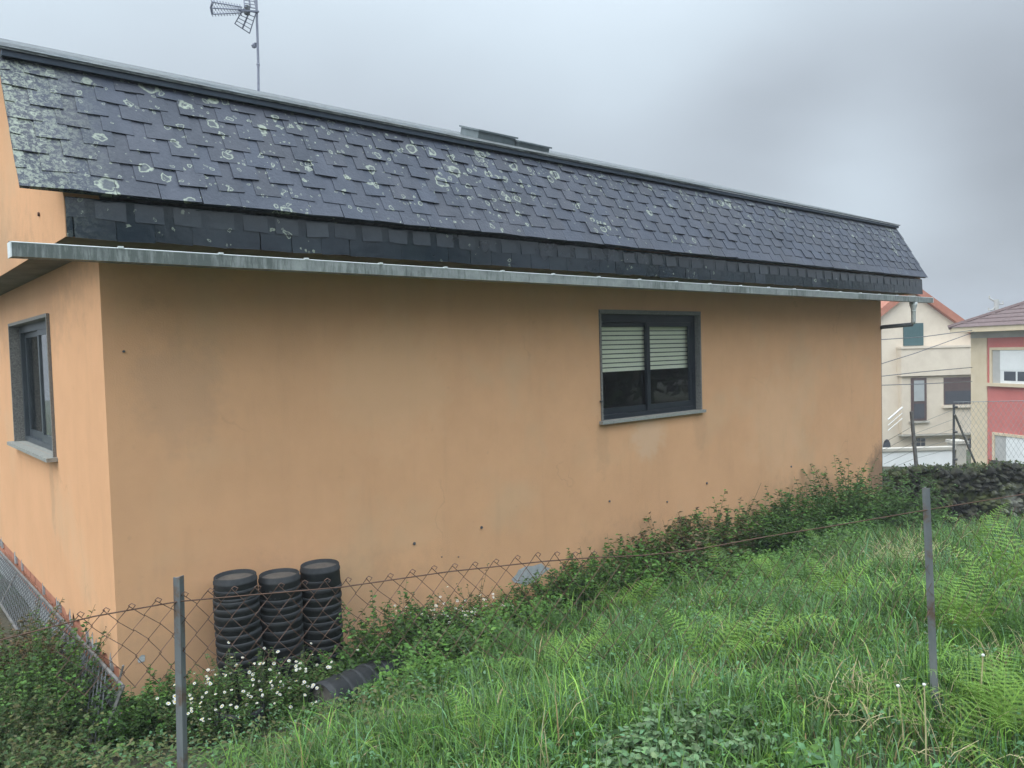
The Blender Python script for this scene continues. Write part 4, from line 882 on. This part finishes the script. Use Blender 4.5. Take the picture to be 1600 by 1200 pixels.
CREAM=mat('cream_render',(.62,.53,.43),(.69,.60,.49),scale=1.5,rough=.9,spec=.2)
CREAM2=mat('grey_render',(.42,.39,.34),(.47,.44,.385),scale=1.5,rough=.9,spec=.2)
TERRA=mat('terracotta_tile',(.36,.13,.085),(.42,.17,.11),scale=6,rough=.85)
TEAL=mat('dark_teal_shutter',(.035,.085,.09),(.045,.10,.105),scale=5,rough=.6)
BROWN=mat('brown_shutter',(.075,.045,.042),(.10,.06,.055),scale=4,rough=.6)
PALEG=mat('pale_glass',(.40,.42,.42),(.34,.36,.37),scale=2,rough=.2)
DGL=mat('dark_glass',(.05,.055,.07),(.07,.075,.09),scale=2,rough=.15)
STONEP=mat('beige_stone',(.60,.49,.34),(.66,.55,.40),scale=2,rough=.9)
REDW=mat('red_render',(.50,.15,.135),(.56,.175,.155),scale=1.2,rough=.9,spec=.2)
GREYR=mat('grey_concrete',(.38,.37,.36),(.45,.44,.42),scale=2,rough=.9)
WHITEP=mat('white_paint',(.76,.77,.77),(.70,.71,.71),scale=2,rough=.6)
ROOFT=mat('brown_roof_tile',(.11,.072,.07),(.165,.115,.11),scale=9,rough=.85,stretch=(1,1,3),bump=.5,bscale=6)
FZ=-3.35
f=Facade(1440,600,38,ah)
h=empty('cream_house',tuple(f.P(0,FZ,-4))); tag(h,'cream gabled house with terracotta roof edge and dark teal shutter','house')
aL,_=f.uv(1345,600); aR,_=f.uv(1530,600); aA,zA=f.uv(1423,456); _,zE=f.uv(1518,533); zE-=.0
aEL=aA-(aR-aA)*.98
m=HB(); prof=[(aEL,FZ),(aR,FZ),(aR,zE),(aA,zA),(aEL,zE)]
a=[f.P(x,z,0) for x,z in prof]; b=[f.P(x,z,-9) for x,z in prof]; m.add(a+b,[(0,1,2,3,4),(9,8,7,6,5)]+[(i,5+i,5+(i+1)%5,(i+1)%5) for i in range(5)])
m.build('wall',CREAM,h)
m=HB(); t_=.42
for (x0,zz0,x1,zz1) in ((aA,zA,aR+.5,zE-.5*(zA-zE)/(aR-aA)),(aA,zA,aEL-.5,zE-.5*(zA-zE)/(aA-aEL))):
    p=[f.P(x0,zz0+.02,.25),f.P(x1,zz1+.02,.25),f.P(x1,zz1+.02,-9.2),f.P(x0,zz0+.02,-9.2),f.P(x0,zz0+t_,.25),f.P(x1,zz1+t_,.25),f.P(x1,zz1+t_,-9.2),f.P(x0,zz0+t_,-9.2)]; m.hexa(p)
m.build('roof',TERRA,h)
m=HB(); f.pbox(m,1411,505,1442,540,.0,.06); m.build('shutter',TEAL,h)
m=HB(); f.pbox(m,1401,542,1524,586,.0,.45); f.pbox(m,1400,540,1525,543.5,.002,.50); m.build('balcony',CREAM,h)
m=HB(); f.pbox(m,1404,587,1524,676,.0,.30); m.build('wall_block',CREAM,h)
m=HB(); f.pbox(m,1403,676.5,1524,679,.0,.36); m.build('ledge',CREAM2,h)
m=HB(); f.pbox(m,1418,590,1442,656,.30,.36); d_=m.build('door',BROWN,h)
m=HB(); f.pbox(m,1422,594,1438,626,.36,.375); m.build('pane',PALEG,d_); m=HB(); f.pbox(m,1422,630,1438,653,.36,.37); m.build('panel',DGL,d_)
m=HB(); f.pbox(m,1415,657,1446,659.5,.30,.42); m.build('doorstep',CREAM2,h)
m=HB(); f.pbox(m,1469,589,1518,631,.30,.33); w_=m.build('window',BROWN,h); m=HB(); f.pbox(m,1467,632,1520,636,.30,.42); m.build('sill',CREAM,w_)
m=HB(); f.pbox(m,1471,610,1516,630,.331,.345); m.build('pane',DGL,w_)
for i in range(3):
    for j in range(2):
        m=HB(); f.pbox(m,1424.5+7.3*i,684.5+6.6*j,1430.5+7.3*i,690+6.6*j,.0,.03); m.build('vent_light',DGL,h)
m=HB(); f.pbox(m,1513,685,1519,700,0,.03); m.build('vent_light',DGL,h)
m=HB(); 
m.tube([f.P(*f.uv(1380,654),.5),f.P(*f.uv(1402,635),.5)],.045,5)
for i in range(2): m.tube([f.P(*f.uv(1380,663+i*8),.5),f.P(*f.uv(1402,644+i*8),.5)],.018,4)
m.build('stair_rail',WHITEP,h)
m=HB(); a0_,z0_=f.uv(1379,699); a1_,z1_=f.uv(1391,686); pts=[f.P((a0_+a1_)/2+(a1_-a0_)/2*math.cos(q),z0_+(z1_-z0_)*math.sin(q),.04) for q in np.linspace(0,math.pi,14)]; m.poly(pts); m.build('arched_opening',DGL,h)
# white yard wall
yw=Facade(1440,700,25,ah); m=HB(); yw.pbox(m,1340,705,1492,760,-.2,0); o=m.build('yard_wall',WHITEP); tag(o,'low white rendered yard wall behind the dry stone wall','wall')
m=HB(); yw.pbox(m,1339,700,1493,704.5,-.25,.05); m.build('coping',CREAM2,o)
m=HB(); yw.pbox(m,1494,694,1510,760,-.5,0); yw.pbox(m,1492,689,1513,693.5,-.55,.05); o=m.build('gate_pillar',CREAM2); tag(o,'beige gate pillar at the right end of the white yard wall','pillar')
# red house
rr=np.array([-.47,-.883,0]); f=Facade(1518,600,30,rr)
RZ=-3.0
h=empty('red_house',tuple(f.P(3,RZ,-4))); tag(h,'red rendered two storey house with white shuttered window and brown hipped roof','house')
aE,zEv=f.uv(1540,520); aC,_=f.uv(1543,600); aR=11
_,zTop=f.uv(1518,519); _,zB=f.uv(1543,528)
m=HB(); f.box(m,aC,RZ,aR,zB,-8,0); m.build('wall',REDW,h)
m=HB(); f.box(m,0,RZ,aC-.002,zB,-7.99,.03); m.build('stone_corner',STONEP,h)
m=HB(); f.box(m,0.,zB+.002,aR,zTop,-7.98,.04); m.build('eaves_band',GREYR,h)
m=HB(); f.box(m,-.45,zTop+.002,aR+.6,zTop+.20,-8.6,.55); m.build('eaves_gutter',STONEP,h)
zz=zTop+.202; m=HB(); q0=[f.P(-.5,zz,.6),f.P(aR+.7,zz,.6),f.P(aR+.7,zz,-8.7),f.P(-.5,zz,-8.7)]; H_=2.1; q1=[f.P(4.,zz+H_,-4),f.P(aR-4.,zz+H_,-4)]
m.add(q0+q1,[(0,1,5,4),(1,2,5),(2,3,4,5),(3,0,4)]); 
for p,q in ((q0[0],q1[0]),(q0[1],q1[1]),(q1[0],q1[1])): m.tube([p,q],.10,6)
for i in range(1,14):   # tile courses as shallow steps
    t_=i/14; A=[q0[0]+(q1[0]-q0[0])*t_,q0[1]+(q1[1]-q0[1])*t_,q0[3]+(q1[0]-q0[3])*t_]; m.tube([A[0],A[1]],.035,4); m.tube([A[0],A[2]],.035,4)
m.build('roof',ROOFT,h)
aw0,zw1=f.uv(1548,543); _,zw0=f.uv(1548,598); aw1=aw0+2.6; fw=.1
m=HB(); f.box(m,aw0,zw0,aw0+fw,zw1,0,.06); f.box(m,aw1-fw,zw0,aw1,zw1,0,.06); f.box(m,aw0+fw,zw1-fw,aw1-fw,zw1,0,.06); f.box(m,aw0-.1,zw0-.12,aw1+.1,zw0-.002,0,.14); w_=m.build('window',STONEP,h)
m=HB(); f.box(m,aw0+fw,zw0,aw0+.45,zw1-fw,.002,.02); m.build('reveal',GREYR,w_)
m=HB(); f.box(m,aw0+.45,zw0+.48,aw1-fw,zw1-fw,.002,.035); m.build('roller_shutter',WHITEP,w_)
m=HB(); f.box(m,aw0+.45,zw0,aw1-fw,zw0+.478,.002,.025); m.build('casement',WHITEP,w_)
for i in range(3): m=HB(); f.box(m,aw0+.62+.58*i,zw0+.10,aw0+1.12+.58*i,zw0+.44,.025,.03); m.build('pane',DGL,w_)
ag0,zg1=f.uv(1552,675); ag1=ag0+4
m=HB(); f.box(m,ag0,RZ,ag0+.1,zg1,0,.06); f.box(m,ag1-.1,RZ,ag1,zg1,0,.06); f.box(m,ag0+.1,zg1-.1,ag1-.1,zg1,0,.06); g_=m.build('garage',STONEP,h)
m=HB(); f.box(m,ag0+.1,RZ,ag0+.6,zg1-.1,.002,.02); m.build('reveal',GREYR,g_); m=HB(); f.box(m,ag0+.6,RZ,ag1-.1,zg1-.1,.002,.03)
m.build('garage_door',WHITEP,g_)
# farther roof and utility pole
f=Facade(1655,500,55,ah); h=empty('far_house',tuple(f.P(1,-4,-3))); tag(h,'distant house whose orange roof shows above the red house','house')
m=HB(); f.box(m,-.8,-4,9,3.1,-8,0); m.build('wall',CREAM,h); m=HB(); q=[f.P(-1.4,3.1,.6),f.P(9.6,3.1,.6),f.P(9.6,3.1,-8.6),f.P(-1.4,3.1,-8.6)]; _,zt_=f.uv(1655,469); r0,r1=f.P(-.2,zt_,-4),f.P(8.4,zt_,-4); m.add(q+[r0,r1],[(0,1,5,4),(1,2,5),(2,3,4,5),(3,0,4),(3,2,1,0)]); m.build('roof',TERRA,h)
pb_=dep(1557,500,48); pole=empty('utility_pole',(pb_[0],pb_[1],-4)); tag(pole,'grey utility pole with small crossarms behind the red house roof','pole')
m=HB(); m.tube([(pb_[0],pb_[1],-4),(pb_[0],pb_[1],dep(1557,468,48)[2])],.13,8); m.build('mast',GREYR,pole)
m=HB(); m.tube([dep(1546,466,48),dep(1557,473,48)],.05,5); m.tube([dep(1557,475,48),dep(1567,475,48)],.05,5); m.tube([dep(1545,485,48),dep(1551,484,48),dep(1556,477,48)],.05,5)
for u,v_ in ((1546,464),(1567,473),(1545,483),(1561,473)): m.tube([dep(u,v_+3,48),dep(u,v_-2,48)],.05,5)
m.build('crossarm',GREYR,pole)
for pts,lab in ((((1340,533,26),(1440,526.5,27),(1535,514,29.7)),'uppermost overhead cable crossing the cream house under its shutter'),(((1340,580,26),(1430,552,27),(1530,516,29.7)),'slanting overhead cable rising from the orange house to the red eaves'),(((1340,592,26),(1440,581,27),(1519,574,29.7)),'lower overhead cable crossing the cream house balcony'),(((1340,603,26),(1440,600,27),(1519,596,29.7)),'lowest overhead cable in front of the cream house door')):
    m=MB(); m.tube([dep(*p) for p in pts],.014,4); o=m.build('overhead_cable',DARKPIPE); tag(o,lab,'cable','overhead cables before the cream house')

# ------------------------------------------------------------------ trees across the lane behind the viewer (seen in the glass and the wet slates)
n=20000; x=rng.uniform(-14,46,n); ht=6.6+1.3*np.sin(x*.5)+.9*np.sin(x*1.3+1)+.5*np.sin(x*3.1); z=ht*rng.random(n)**.75; y=-19+1.5*np.sin(x*.6)+rng.normal(0,1.0,n)
P=np.stack([x,y,z],-1); d=unit(rng.normal(size=P.shape)); nn=unit(rng.normal(size=P.shape)); nn=unit(nn-d*(nn*d).sum(-1,keepdims=True))
tag(link('treeline',arr_mesh('treeline',*leaf_quads(P,d,nn,.85,.6,cols(('deep','olive'),n)*.8),LEAF)),'dark leafy treeline across the lane behind the field',None,None,'stuff')

# ------------------------------------------------------------------ damp air
m=MB(); m.box((-116,-116,-5.2),(157,137,9.5)); hz=bpy.data.materials.new('damp_air'); hz.use_nodes=True; t=hz.node_tree; t.nodes.clear(); o=t.nodes.new('ShaderNodeOutputMaterial'); pv=t.nodes.new('ShaderNodeVolumePrincipled'); pv.inputs['Density'].default_value=.0019; pv.inputs['Color'].default_value=(.92,.95,1,1); t.links.new(pv.outputs[0],o.inputs['Volume'])
tag(m.build('haze',hz),'thin pale damp haze in the air',None,None,'stuff')
